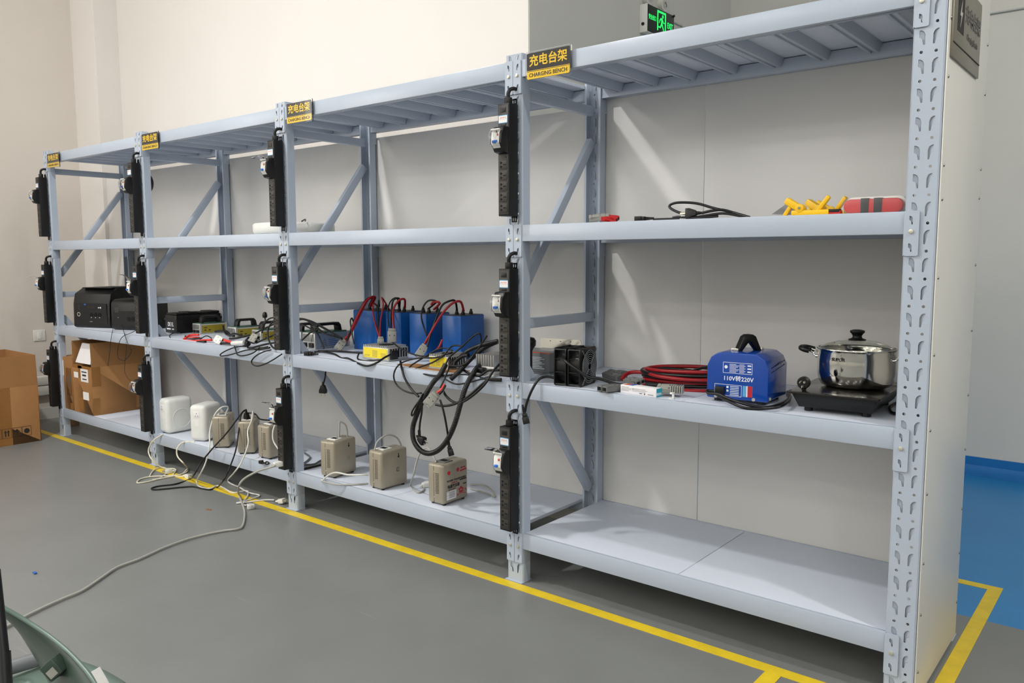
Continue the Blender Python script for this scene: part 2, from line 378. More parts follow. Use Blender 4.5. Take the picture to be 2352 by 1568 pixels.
# ------------------------------------------------------------------ the storage rack
PXS = [0, -1.412, -2.8736, -4.2985, -5.6466]
ZL = [2.0027, 1.4005, .8006, .2027]
D = .572; HP = 2.028
rack = thing('storage_rack', 'long pale blue steel storage rack of four bays and four shelves', 'storage rack')
slotL = [(0, 0), (0, -.018), (.007, -.023), (.010, -.038), (.0145, -.038), (.0145, -.012), (.011, -.004), (.005, 0)]
holes = []
for k in range(27):
    z = .055 + .075*k
    if z + .02 > HP: break
    holes.append([(-.024+u, z+v+.019) for u, v in slotL][::-1])
    holes.append([(.024-u, z+v+.019) for u, v in slotL])
    if z + .045 < HP: holes += [circ(-.018, z+.0375, .0042, 10)[::-1], circ(.018, z+.0375, .0042, 10)[::-1]]
pm = plate_mesh('upright_post', [(-.036, 0), (.036, 0), (.036, HP), (-.036, HP)], holes, .002)
bm = bmesh.new(); bm.from_mesh(pm)
def addbm(bm, mb):
    vs = [bm.verts.new(v) for v in mb.v]
    for f in mb.f: bm.faces.new([vs[i] for i in f])
prof = [(.036, 0), (.040, .005), (.040, .045), (.030, .045), (.030, .043), (.038, .043), (.038, .0058), (.0352, .002)]
side = MB()
for s in (1, -1): side.prism([(s*u, v) for u, v in prof], lambda u, v, w: (u, v, w), 0, HP)
addbm(bm, side)
lips = MB()                                                                   # pressed tongues behind the slots
for k in range(27):
    z = .055 + .075*k
    if z + .02 > HP: break
    for s in (1, -1): lips._add([(s*(.024-u), .0026+.30*u, z+v+.019) for u, v in slotL], [tuple(range(8))])
addbm(bm, lips)
bmesh.ops.recalc_face_normals(bm, faces=bm.faces); bm.to_mesh(pm); bm.free()
post0 = finish('upright_post', pm, M_RACK, rack, 30)
foot0 = MB().box(-.044, .0405, -.012, .055, 0, .004).build('foot_plate', M_RACK, post0, bevel=.001)
posts = []
for i, x in enumerate(PXS):
    for rear in (0, 1):
        p = post0 if (i == 0 and not rear) else inst(post0, rack)
        p.location = (x, D if rear else 0, 0); p.rotation_euler = (0, 0, PI if rear else 0)
        if p is not post0: inst(foot0, p)
cpm = plate_mesh('connector_plate', rrect(0, .037, -.122, 0, .005), [[(.012+u*.6, -.014+v*.6) for u, v in slotL][::-1], [(.012+u*.6, -.088+v*.6) for u, v in slotL][::-1]], .003)
cp0 = finish('connector_plate', cpm, M_RACK, None, 30)
wrap0 = MB().box(.0375, .0405, 0, .045, -.122, 0).build('connector_wrap', M_RACK, None, bevel=.001)
bolt0 = MB().cyl((.018, -.005, -.056), (.018, .004, -.056), .0062, n=14).build('bolt', M_BOLT, None, bevel=.0012)
first = {'p': True}
def put(src, parent, loc, mirror, key):
    if key not in first: first[key] = 1; o = src; o.parent = parent
    else: o = inst(src, parent)
    o.location = loc; o.scale = (-1 if mirror else 1, 1, 1); return o
rib0 = {}
for i in range(4):
    xr, xl = PXS[i]-.0405, PXS[i+1]+.0405
    for li, L in enumerate(ZL):
        for rear in (0, 1):
            W = xr - xl
            bb = MB().box(-W/2, W/2, -.003, .0125, -.062, 0).box(-W/2, W/2, .0125, .038, -.062, -.017).build('beam', M_RACK, rack, bevel=.0016)
            bb.location = ((xr+xl)/2, D if rear else 0, L); bb.rotation_euler = (0, 0, PI if rear else 0)
            for s in (1, -1):                                                # connector at either end, lying on the post face
                put(cp0, bb, (s*(W/2+.0025), -.0065, .001), s < 0, 'cp')
                put(wrap0, bb, (s*(W/2+.0025) - s*.040, -.004, .001), s < 0, 'wr')
                put(bolt0, bb, (s*(W/2+.0025), -.0065, .001), s < 0, 'bo')
        half = (xr-xl)/2
        for k in (0, 1):
            w2 = half - .0015
            sp = MB().box(0, w2, .0132, D-.0132, -.0145, 0).build('shelf_panel', M_DECK, rack, bevel=.0012)
            sp.location = (xl + k*(half+.0015), 0, L - .0002)
            if li < 2:
                for q in range(4):
                    rx = w2*(q+.5)/4
                    kk = 'rib'
                    if kk not in rib0:
                        o = MB().prism([(-.028, -.0145), (.028, -.0145), (.016, -.046), (.006, -.046), (.005, -.040), (-.005, -.040), (-.006, -.046), (-.016, -.046)], lambda u, v, w: (u, w, v), .040, D-.040).build('shelf_rib', M_RACK, sp, bevel=.001)
                        rib0[kk] = o
                    else: o = inst(rib0[kk], sp)
                    o.location = (rx, 0, 0)
for x in PXS:
    for a, c in (((.045, 1.890), (D-.045, 1.890)), ((.045, 1.022), (D-.045, 1.022)), ((.045, .130), (D-.045, .130)),
                 ((.052, 1.160), (D-.055, 1.765)), ((.052, .862), (D-.055, .262))):
        MB().bar((x, a[0], a[1]), (x, c[0], c[1]), .026, .040, up=(0, -.3, 1)).build('cross_brace', M_RACK, rack, bevel=.004)
pan = [(.040, -.9165, 1.985), (-.9185, PXS[1]-.02, 1.985), (PXS[1]-.022, PXS[2]-.01, 1.918), (PXS[2]-.012, PXS[3]-.01, 1.918), (PXS[3]-.012, PXS[4]-.01, 1.918), (PXS[4]-.012, -6.12, 1.905)]
for x1, x0, zt in pan: MB().box(x0, x1, D+.004, D+.007, .06, zt).build('back_panel', M_PANEL, rack, bevel=.0008)
sd = MB().box(.0412, .0452, .004, .556, .012, 2.07).build('side_panel', M_SIDE, rack, bevel=.0015)
MB().box(.030, .0412, .556, .560, .012, 2.07).build('panel_fold', M_SIDE, sd)
scr0 = None
for y in (.022, .540):
    for z in (.10, .27, .42, .62, .80, 1.01, 1.22, 1.43, 1.52, 1.75, 1.90):
        if scr0 is None: scr0 = MB().cyl((.0452, 0, 0), (.0482, 0, 0), .0048, .003, 10).build('screw', M_STEEL, sd); s_ = scr0
        else: s_ = inst(scr0, sd)
        s_.location = (0, y, z + (.03 if y > .1 else 0))
# brushed plate on the end panel
w = thing('metal_plaque', 'brushed steel plaque with lightning icon on the rack end panel', 'plaque', (.0456, .025, 1.803))
pq = MB().box(0, .006, 0, .365, 0, .21).build('plate', M_BRUSH, w, bevel=.001)
MB().box(.006, .0075, .004, .361, .036, .039).build('groove', M_INK, w)
MB().box(.006, .0066, .045, .125, .075, .175).build('icon_square', M_INK, w)
MB().prism([(.092, .165), (.068, .118), (.083, .118), (.075, .083), (.103, .130), (.087, .130)], lambda u, v, k: (.0066+k, u, v), 0, .0006).build('lightning_icon', M_CHROME, w, smooth=0)
text('充电台架', .052, M_GREYPR, w, (.0066, .245, .135), FACE_RIGHT, bold=.015)
text('Charging Bench', .024, M_GREYPR, w, (.0066, .245, .082), FACE_RIGHT)
# hanging signs
SIGN_LABEL = ['largest CHARGING BENCH sign, on the top beam nearest the green exit sign', 'glossy CHARGING BENCH sign washed out by glare along its top',
              'black and yellow CHARGING BENCH sign second from the left end of the rack', 'black and yellow CHARGING BENCH sign at the far left end of the rack']
for k in range(4):
    w = thing('bench_sign', SIGN_LABEL[k], 'sign', (PXS[k+1]+.170, -.012, 1.968 - .006*k), group='charging bench signs')
    plate = MB().prism(rrect(-.1015, .1015, -.052, .052, .008), lambda u, v, q: (u, q, v), -.004, 0).build('acrylic_plate', M_ACRYL, w)
    MB().prism(rrect(-.096, .096, -.0465, .0465, .006), lambda u, v, q: (u, q, v), -.0046, -.0041).build('black_field', M_SIGNK, w, smooth=0)
    MB().prism([(-.096, -.0172), (.096, -.0172), (.096, -.0155), (-.096, -.0155)], lambda u, v, q: (u, q, v), -.0050, -.0046).build('yellow_rule', M_SIGNY, w, smooth=0)
    MB().prism([(-.0955, -.0192)] + [(-.0955, -.040), (-.092, -.0455), (.092, -.0455), (.0955, -.040)] + [(.0955, -.0192)], lambda u, v, q: (u, q, v), -.0051, -.0046).build('yellow_band', M_SIGNY, w, smooth=0)
    text('充电台架', .0425, M_SIGNY, w, (0, -.0050, .0155), bold=.022)
    text('CHARGING BENCH', .0195, M_SIGNK, w, (0, -.0054, -.0325), bold=.012)

# ------------------------------------------------------------------ power strips on the posts
ol_plate = MB().box(-.0185, .0185, -.0015, 0, -.0165, .0165).build('outlet', M_PDUF, None, bevel=.0008)
hb = MB()
for zc in (.0075, -.0075):
    hb.box(-.014, -.004, -.0018, -.0013, zc-.0022, zc+.0022); hb.box(-.012, -.008, -.0018, -.0013, zc-.005, zc+.005)
hb.box(.001, .014, -.0018, -.0013, -.002, .002)
ol_hole = hb.build('socket_slot', M_HOLE, ol_plate, smooth=0)
usedol = [False]
def power_strip(x, z, label, cover):
    t = thing('power_strip', label, 'power strip', (x, -.0095, z), group='black power strips on the rack posts')
    MB().box(-.0265, .0265, -.052, 0, 0, .41).build('body', M_BLKMET, t, bevel=.0015)
    MB().box(-.0235, .0235, -.0535, -.052, .006, .404).build('front_strip', M_PDUF, t, bevel=.0005)
    for q in range(5):
        if not usedol[0]: o = ol_plate; o.parent = t; usedol[0] = True
        else:
            o = inst(ol_plate, t); inst(ol_hole, o)
        o.location = (-.001, -.0535, .030 + .0395*q)
    MB().box(.010, .014, -.0545, -.0535, .213, .217).build('indicator_hole', M_HOLE, t)
    hs = MB().prism([(-.0535, .226), (-.080, .232), (-.098, .262), (-.094, .300), (-.080, .323), (-.0535, .325)], lambda u, v, k: (k, u, v), -.0235, .0255).build('breaker_housing', M_BLACK, t, bevel=.003)
    fz = MB().prism([(-.0885, .245), (-.0995, .262), (-.0965, .300), (-.090, .310), (-.082, .312), (-.08, .25)], lambda u, v, k: (k, u, v), -.019, .016).build('breaker', M_WHITE, t, bevel=.001)
    MB().box(-.010, .004, -.108, -.094, .262, .272).build('toggle', M_TBLUE, fz, bevel=.002)
    MB().box(.004, .012, -.1005, -.094, .288, .296).build('test_button', M_ORANGE, fz, bevel=.001)
    shape = [(-.004, .000), (-.014, -.008), (-.020, -.022), (-.019, -.042), (-.008, -.060), (-.006, -.058), (-.0165, -.0415), (-.0175, -.0225), (-.012, -.0095), (-.003, -.002)]
    cv = MB().prism(shape, lambda u, v, k: (k, u, v), -.022, .019).build('clear_cover', M_CLEAR, t, bevel=.0006)
    MB().box(-.022, .019, -.006, .000, -.004, .002).build('cover_hinge', M_WHITE, cv)
    cv.location = (0, -.094, .312); cv.rotation_euler = (cover, 0, 0)
    lb = MB().prism(rrect(-.0225, .0205, .338, .368, .003), lambda u, v, k: (u, k, v), -.0545, -.0540).build('name_label', M_LBLUE, t, smooth=0)
    MB().prism(rrect(-.0205, .0190, .3405, .3655, .002), lambda u, v, k: (u, k, v), -.0549, -.0545).build('label_paper', M_LABEL, lb, smooth=0)
    lines(lb, M_PINK, [(-.014+.0075*c, -.010+.0075*c, .356, .005) for c in range(4)] + [(-.019, .0175, .3525, .0006)], lambda u, v, k: (u, -.0549-k, v))
    MB().box(-.014, .012, -.0550, -.0535, .378, .396).build('surge_module', M_BLACK, t, bevel=.001)
    MB().box(-.014, .012, -.0550, -.0535, .328, .335).build('data_port', M_BLACK, t, bevel=.0005)
    g = MB().cyl((.002, -.026, .41), (.002, -.026, .434), .0155, .0150, 8).build('cable_gland', M_BLACK, t, bevel=.002)
    MB().tube(spline([(.002, -.026, .432), (.002, -.027, .448), (.006, -.022, .462), (.012, -.008, .468), (.014, .0075, .467)], 6), .0072, 10).build('feed_cable', M_RUB, t, smooth=60)
    for zz in ((-.022, 0), (.41, .432)):
        b = MB()
        for s in (-.002, .008, .018): b.box(s, s+.004, -.004, -.001, zz[0], zz[1])
        b.box(-.002, .022, -.004, -.001, zz[0], zz[0]+.005).box(-.002, .022, -.004, -.001, zz[1]-.006, zz[1])
        b.build('mount_bracket', M_BLACK, t)
POSTN = ['post beside the bay with the pot', 'third post from the right', 'fourth post from the right', 'far left post']
LEVN = ['top', 'middle', 'lowest']
for k in range(4):
    for li, z in enumerate((1.432, .826, .222)):
        cover = {(0, 2): -1.9, (1, 0): -1.5, (2, 1): -2.3, (1, 2): -2.2, (3, 1): -1.5}.get((k, li), 0)
        power_strip(PXS[k+1], z, '%s of three black power strips on the %s' % (LEVN[li], POSTN[k]), cover)

# ------------------------------------------------------------------ helpers for the things on the shelves
Z2, Z3, Z4 = ZL[1], ZL[2], ZL[3]
def mxf(s, M):
    s.v = [M @ v for v in s.v]; return s
MB.xf = mxf
def frame(pos, fwd, up=(0, 0, 1)):                       # local x = fwd, z ~ up
    x = Vector(fwd).normalized(); z = Vector(up); z = (z - x*z.dot(x)).normalized(); y = z.cross(x)
    M = Matrix((x, y, z)).transposed().to_4x4(); M.translation = Vector(pos); return M
def PT(*pts): return [aty(*p) for p in pts]              # (px, py, plane y)
def FL(r, *pts): return [atz(x, y, r) for x, y in pts]   # points on the floor
def connector(parent, pos, fwd, up=(0, 0, 1), m=None, name='connector', s=1.0):   # two-pole battery connector, mouth at +x
    m = m or M_GCON; M = frame(pos, fwd, up) @ Matrix.Scale(s, 4)
    b = MB().box(-.022, .024, -.0185, .0185, -.008, .008).box(-.034, -.022, -.016, .016, -.0065, .0065)
    b.box(.024, .034, -.0185, -.0015, -.008, .008).box(.024, .034, .0015, .0185, -.008, .008)
    c = b.xf(M).build(name, m, parent, bevel=.0015, world=True)
    for y in (-.010, .010):
        MB().box(.030, .0345, y-.006, y+.006, -.0045, .0045).xf(wm(c).inverted() @ M).build('contact_opening', M_HOLE, c, smooth=0)
        MB().box(-.006, -.002, y-.002, y+.002, .0075, .0083).xf(wm(c).inverted() @ M).build('pin_hole', M_HOLE, c, smooth=0)
    return c
def plug(parent, pos, fwd, m, up=(0, 0, 1), s=1.0, name='plug'):                  # mains plug: body, strain relief, pins at +x
    M = frame(pos, fwd, up) @ Matrix.Scale(s, 4)
    b = MB().prism([(-.018, -.008), (.006, -.017), (.020, -.017), (.020, .017), (.006, .017), (-.018, .008)], lambda u, v, w: (u, v, w), -.011, .011)
    b.cyl((-.036, 0, 0), (-.016, 0, 0), .0045, .0075, 10)
    p = b.xf(M).build(name, m, parent, bevel=.003, world=True)
    q = MB()
    for y, a in ((-.008, .5), (.008, -.5)): q.box(.020, .036, y-.0008, y+.0008, -.003, .003)
    q.box(.020, .038, -.003, .003, .0062, .0076)
    q.xf(wm(p).inverted() @ M).build('pin', M_BOLT, p, smooth=0)
    return p
def iec(parent, pos, fwd, up=(0, 0, 1), s=1.0, name='appliance_plug'):            # appliance coupler end of a mains lead
    M = frame(pos, fwd, up) @ Matrix.Scale(s, 4)
    b = MB().box(0, .026, -.0115, .0115, -.0085, .0085).box(-.012, 0, -.009, .009, -.0075, .0075)
    for k in range(5): b.cyl((-.016-.0055*k, 0, 0), (-.0125-.0055*k, 0, 0), .0068-.0005*k, n=10)
    b.cyl((-.045, 0, 0), (-.010, 0, 0), .0042, n=10)
    return b.xf(M).build(name, M_BLACK, parent, bevel=.001, world=True)
def empty_at(name, label, cat, p, group=None): return thing(name, label, cat, tuple(p), group=group)

# ------------------------------------------------------------------ bottom shelf: transformers
def transformer(px, y, rz, label, w=.095, d=.162, h=.183, printed=False, cordpts=None, keyhole=True):
    c = aty(px, 1080, y)
    t = thing('voltage_transformer', label, 'transformer', (c.x, y, Z4+.0005), rz, group='champagne metal transformers on the bottom shelf')
    MB().box(-w, 0, 0, d, .006, h).build('case', M_BEIGE, t, bevel=.013, seg=3)
    for u in (-w+.016, -.016):
        for v in (.02, d-.02): MB().cyl((u, v, 0), (u, v, .008), .008, n=10).build('rubber_foot', M_RUB, t)
    xs = -w*.60
    MB().box(xs-.0006, xs+.0006, -.0007, d, .012, h-.012).box(xs-.0006, xs+.0006, .012, d-.012, h-.002, h+.0006).build('case_seam', M_INK, t, smooth=0)
    v0 = MB()
    for k in range(15): v0.prism([(-.047, .052+k*.0062), (-.026, .0535+k*.0062), (-.026, .0557+k*.0062), (-.047, .0542+k*.0062)], lambda u, v, q: (u, q, v), -.0004, .001)
    v0.build('vent_slots', M_HOLE, t, smooth=0)
    for z in (.035, h-.035): MB().cyl((xs+.004, -.002, z), (xs+.004, .001, z), .0032, n=8).build('screw', M_BOLT, t)
    MB().box(-w+.02, -.02, .03, .085, h-.001, h+.0045).build('socket_plate', M_WHITE if not printed else M_GCON2, t, bevel=.0015)
    MB().box(-w+.03, -.03, .045, .07, h+.004, h+.0052).build('socket_slots', M_HOLE, t)
    if printed:
        R = lambda u, v, q: (q, u, v)
        MB().cyl((0, .035, .142), (.003, .035, .142), .0085, n=16).build('power_lamp', M_REDP, t)
        text('POWER TRANSFORMER', .0118, M_INK, t, (.0004, .085, .105), FACE_RIGHT, bold=.02, xs=.98)
        text('电源变压器', .0165, M_INK, t, (.0004, .065, .079), FACE_RIGHT, bold=.02, xs=.95)
        text('CE FC RoHS', .009, M_INK, t, (.0004, .055, .066), FACE_RIGHT)
        text('220V转110V', .0085, M_REDPR, t, (.0004, .070, .0935), FACE_RIGHT)
        text('1000W', .008, M_INK, t, (.0004, .137, .075), FACE_RIGHT, bold=.02)
        text('舜红电器', .0080, M_REDPR, t, (.0004, .128, .150), FACE_RIGHT)
        MB().prism([(.108, .134), (.150, .137), (.150, .144), (.108, .141)], R, 0, .0005).build('red_bar', M_REDPR, t, smooth=0)
        MB().prism(circ(.094, .146, .009, 18), R, 0, .0004).build('round_logo', M_REDPR, t, smooth=0)
        MB().prism([(.105, .0945), (.150, .0945), (.150, .100), (.105, .100)], R, 0, .0005).build('black_bar', M_INK, t, smooth=0)
        pl = MB().prism([(.020, .022), (.082, .022), (.082, .060), (.020, .060)], R, 0, .0006).build('rating_label', M_LABEL, t, smooth=0)
        lines(pl, M_GREYPR, [(.036, .072, .052-.007*k, .0022) for k in range(4)] + [(.020, .082, .0565, .0005), (.020, .082, .042, .0004)], lambda u, v, q: (.0006+q, u, v))
        fl = MB()
        for a in range(5):
            an = 2*PI*a/5+.3; cx, cy = .113+.010*math.cos(an), .052+.010*math.sin(an)
            fl.prism([(cx+.0068*math.cos(q), cy+.0055*math.sin(q)) for q in [2*PI*e/10 for e in range(10)]], R, 0, .0005)
        prev = [(.066, .026), (.086, .030), (.102, .036), (.120, .037), (.146, .030)]
        for (u0, v0_), (u1, v1) in zip(prev, prev[1:]): fl.prism([(u0, v0_-.0012), (u1, v1-.0012), (u1, v1+.0012), (u0, v0_+.0012)], R, 0, .0005)
        for cx, cy in ((.141, .050), (.147, .044), (.130, .044), (.089, .034)): fl.prism(circ(cx, cy, .003, 8), R, 0, .0005)
        fl.build('flower_print', M_REDPR, t, smooth=0)
    elif keyhole:
        MB().cyl((-.0002, .105, h-.038), (.0006, .105, h-.038), .0048, n=12).box(-.0002, .0006, .103, .107, h-.034, h-.022).build('keyhole', M_HOLE, t, smooth=0)
        MB().lathe([(.005, 0), (.012, 0), (.014, .0012), (.016, 0)], n=20, caps=False).xf(Matrix.Translation((0, .10, .085)) @ Matrix.Rotation(PI/2, 4, 'Y')).build('pressed_ring', M_BEIGE, t)
        for v, z in ((.025, .03), (.14, .03), (.025, h-.03), (.14, h-.03)): MB().cyl((-.001, v, z), (.0008, v, z), .004, n=10).build('rivet', M_BEIGE, t)
    return t
t1 = transformer(768, .035, .14, 'champagne transformer with upright grey cord loop, left of three in the middle bay')
t2 = transformer(876, .040, -.03, 'champagne transformer with arched grey cord between two similar ones on the bottom shelf')
t3 = transformer(1018, .050, .02, 'champagne transformer printed POWER TRANSFORMER with red flowers', printed=True)
u1 = transformer(530, .075, .80, 'champagne transformer next to the white units with white cord over its front')
u2 = transformer(588, .085, .80, 'champagne transformer with a black plug standing in its top')
u3 = transformer(620, .055, .10, 'champagne transformer half hidden behind the lowest power strip', keyhole=True)
def top_of(t, u, v, h=.183): return wm(t) @ Vector((u, v, h))
def cord(t, pts, m=M_GCORD, r=.0042): return cable('power_cord', pts, r, m, t)
cord(t1, [top_of(t1, -.03, .13), top_of(t1, -.035, .125, .24), top_of(t1, -.05, .10, .262), top_of(t1, -.05, .095, .235), top_of(t1, -.05, .09)])
cord(t1, PT((736, 1085, .09), (735, 1098, .05)) + [atz(741, 1103, Z4+.0045), aty(750, 1094, .01), aty(770, 1085, .0), aty(800, 1090, .01), aty(830, 1090, .03), aty(846, 1090, .06)], M_WCORD)
cord(t1, [atz(741, 1105, Z4+.0045), atz(770, 1112, Z4+.0045), atz(805, 1113, Z4+.0045), atz(846, 1110, Z4+.0045)])
cord(t2, [top_of(t2, -.03, .15), top_of(t2, -.04, .13, .225), top_of(t2, -.05, .08, .245), top_of(t2, -.06, .03, .22), top_of(t2, -.06, .012)])
cord(t3, [top_of(t3, -.06, .02), aty(985, 1030, .1), aty(968, 1035, .1), aty(957, 1060, .09), aty(950, 1090, .08), atz(943, 1115, Z4+.005), atz(958, 1130, Z4+.005), atz(970, 1128, Z4+.005), atz(975, 1120, Z4+.006)])
plug(t3, atz(978, 1112, Z4+.014), (.2, 1, .1), M_WHITE)
cord(t3, [atz(1082, 1113, Z4+.005), atz(1110, 1113, Z4+.02), atz(1128, 1125, Z4+.005), atz(1137, 1140, Z4+.005), atz(1120, 1133, Z4+.005), atz(1082, 1122, Z4+.005)])
def white_unit(px, y, rz, label, w=.11, d=.17, h=.218):
    c = aty(px, 1000, y)
    t = thing('white_transformer', label, 'transformer', (c.x, y, Z4+.0005), rz, group='white rounded transformers on the bottom shelf')
    MB().box(-w, 0, 0, d, .004, h).build('case', M_WHITE, t, bevel=.026, seg=4)
    MB().box(-w+.03, -.03, .03, d-.03, 0, .008).build('foot', M_WHITE, t)
    MB().lathe([(.056, 0), (.057, .0015), (.059, .0015), (.060, 0)], n=40, caps=False).xf(Matrix.Translation((0, d*.56, h*.42)) @ Matrix.Rotation(PI/2, 4, 'Y')).build('pressed_circle', M_WHITE, t)
    sk = MB().box(-.074, -.036, -.0015, .001, h-.075, h-.037).build('socket', M_WHITE2, t, bevel=.001)
    b = MB().box(-.0565, -.0535, -.0019, -.0014, h-.052, h-.045)
    for s in (-1, 1): b.box(-.055+s*.008-.0012, -.055+s*.008+.0012, -.0019, -.0014, h-.068, h-.060)
    b.build('socket_slot', M_HOLE, sk, smooth=0)
    MB().box(-.070, -.040, -.0008, .001, h-.125, h-.09).build('rating_label', M_LABEL, t, smooth=0)
    return t
w1 = white_unit(386, .03, .0, 'white rounded transformer with pressed circle on its side, left of the white pair')
w2 = white_unit(472, .065, .42, 'white rounded transformer with socket facing front, right of the white pair')
cw1 = cord(w1, PT((374, 997, .0), (352, 1012, -.035), (341, 1034, -.05), (350, 1056, -.06)) + FL(.006, (374, 1074), (398, 1076), (404, 1080), (398, 1088)), M_CCORD)
plug(cw1, atz(388, 1082, .014), (-.35, -1, 0), M_WHITE)
cable('cord_loop', FL(.005, (384, 1086), (362, 1100), (318, 1109), (322, 1100), (350, 1094), (400, 1092)) + FL(.007, (420, 1087), (432, 1074)) , .0042, M_CCORD, cw1)
cable('cord_loop', FL(.005, (343, 1095), (353, 1080), (372, 1073), (388, 1079)), .0042, M_CCORD, cw1)
cw2 = cord(w2, PT((447, 1014, .03), (420, 1016, -.01), (407, 1030, -.045), (408, 1048, -.055), (422, 1064, -.07)) + FL(.006, (432, 1077), (428, 1084), (412, 1090), (378, 1097), (350, 1102)), M_CCORD)
cable('cord_loop', FL(.005, (396, 1091), (404, 1093), (424, 1094)), .0042, M_CCORD, cw2)
plug(cw2, atz(431, 1093, .013), (1, .3, 0), M_WHITE)
cu1 = cord(u1, [top_of(u1, -.03, .05), aty(524, 935, .1), aty(508, 936, .06), aty(492, 955, .03), aty(482, 990, .0), aty(481, 1025, -.03), aty(473, 1060, -.05), aty(462, 1085, -.07)] + FL(.006, (452, 1104), (458, 1117), (482, 1122), (498, 1115), (515, 1121), (530, 1130), (542, 1131), (562, 1127), (570, 1129), (568, 1140), (558, 1152)), M_WCORD)
plug(cu1, atz(574, 1162, .013), (1, -.2, 0), M_WHITE)
cable('cord_end', FL(.006, (562, 1152), (558, 1158), (566, 1161)), .0042, M_WCORD, cu1)
cu2 = cord(u2, [top_of(u2, -.02, .12), aty(581, 945, .1), aty(578, 965, .05), aty(569, 990, .02), aty(570, 1020, -.01), aty(555, 1060, -.05), aty(538, 1085, -.07)] + FL(.006, (524, 1101), (528, 1109), (550, 1119), (572, 1131), (596, 1137), (585, 1143), (560, 1151), (544, 1155), (575, 1152), (606, 1148), (630, 1148)), M_WCORD)
plug(cu2, atz(646, 1150, .016), (1, .35, .2), M_WHITE)
cord(u3, PT((632, 975, .06), (627, 990, .04), (628, 1012, .03), (640, 1032, .03)), M_WCORD)
k = empty_at('black_power_lead', 'black mains lead looping from transformer top down onto the floor', 'cord', top_of(u2, -.05, .05))
plug(k, top_of(u2, -.05, .05, .205), (.05, 0, -1), M_BLACK, up=(0, 1, 0))
cable('lead', [top_of(u2, -.05, .05, .24), aty(559, 944, .06), aty(550, 955, .03), aty(520, 995, -.02), aty(488, 1030, -.06), aty(462, 1062, -.09), aty(446, 1090, -.12)] +
      FL(.005, (436, 1100), (404, 1111), (365, 1116), (348, 1121), (355, 1124), (382, 1122), (413, 1119), (442, 1117), (462, 1121), (482, 1124), (499, 1119)) + PT((514, 1102, -.10), (526, 1077, -.06), (541, 1035, -.02), (548, 990, .02), (552, 960, .05), (557, 947, .07)) + [top_of(u2, -.05, .055, .238)], .0042, M_RUB, k)
cable('lead', PT((563, 948, .11), (585, 950, .13), (597, 962, .13)) + [top_of(u3, -.06, .06, .20)], .0042, M_RUB, k)
# long grey lead plugged into the lowest strip and running over the floor
k = empty_at('grey_power_lead', 'long grey lead plugged into lowest power strip and trailing across floor', 'cord', atz(562, 1200, 0))
plug(k, (PXS[2]-.001, -.083, .254), (0, 1, 0), M_WHITE, s=1.1)
gl = [Vector((PXS[2]-.001, -.118, .254)), aty(630, 1070, -.13), aty(592, 1082, -.16), aty(560, 1100, -.18), aty(548, 1118, -.18)] + FL(.008, (548, 1134), (556, 1155), (562, 1178), (558, 1205), (546, 1214), (505, 1220), (440, 1235), (380, 1256), (320, 1283), (270, 1302), (235, 1325), (190, 1355), (150, 1372), (105, 1392), (60, 1414), (30, 1430), (-10, 1450), (-60, 1470))
cable('lead', gl, .0055, M_GCORD, k)
k = empty_at('loose_power_plug', 'small black plug and clip lying by the half hidden transformer', 'plug', atz(603, 1060, Z4))
plug(k, atz(601, 1061, Z4+.012), (-1, .2, 0), M_BLACK, s=.7)
cable('lead', [atz(606, 1062, Z4+.005), atz(613, 1066, Z4+.004), atz(618, 1062, Z4+.004), atz(612, 1060, Z4+.004), atz(608, 1063, Z4+.004)], .003, M_RUB, k)
# grey flat tray at the rear of the bottom shelf
k = empty_at('coiled_grey_lead', 'thin dark grey lead coiled on the bottom shelf behind the third post', 'cord', atz(720, 1055, Z4))
cable('lead', [atz(x, y, Z4+.006) for x, y in ((700, 1040), (712, 1050), (700, 1062), (690, 1066), (720, 1066), (735, 1058), (752, 1052))], .005, M_DGREY, k)
# debris on the floor
o = MB().taper(-.012, .012, -.006, .006, .0005, .006, .002).xf(Matrix.Translation(atz(80, 1317, 0))).build('plastic_scrap', M_BLUEP, bevel=.001); tag(o, 'tiny blue plastic scrap on the grey floor at left', 'scrap')
o = MB().prism([(-.022, -.008), (.005, -.012), (.024, .002), (.008, .011), (-.015, .006)], lambda u, v, w: Vector((u, v, w)) + atz(480, 1170, 0), .0003, .001).build('paper_scrap', M_CARDIN, smooth=0); tag(o, 'small flat brown scrap lying on the grey floor', 'scrap')

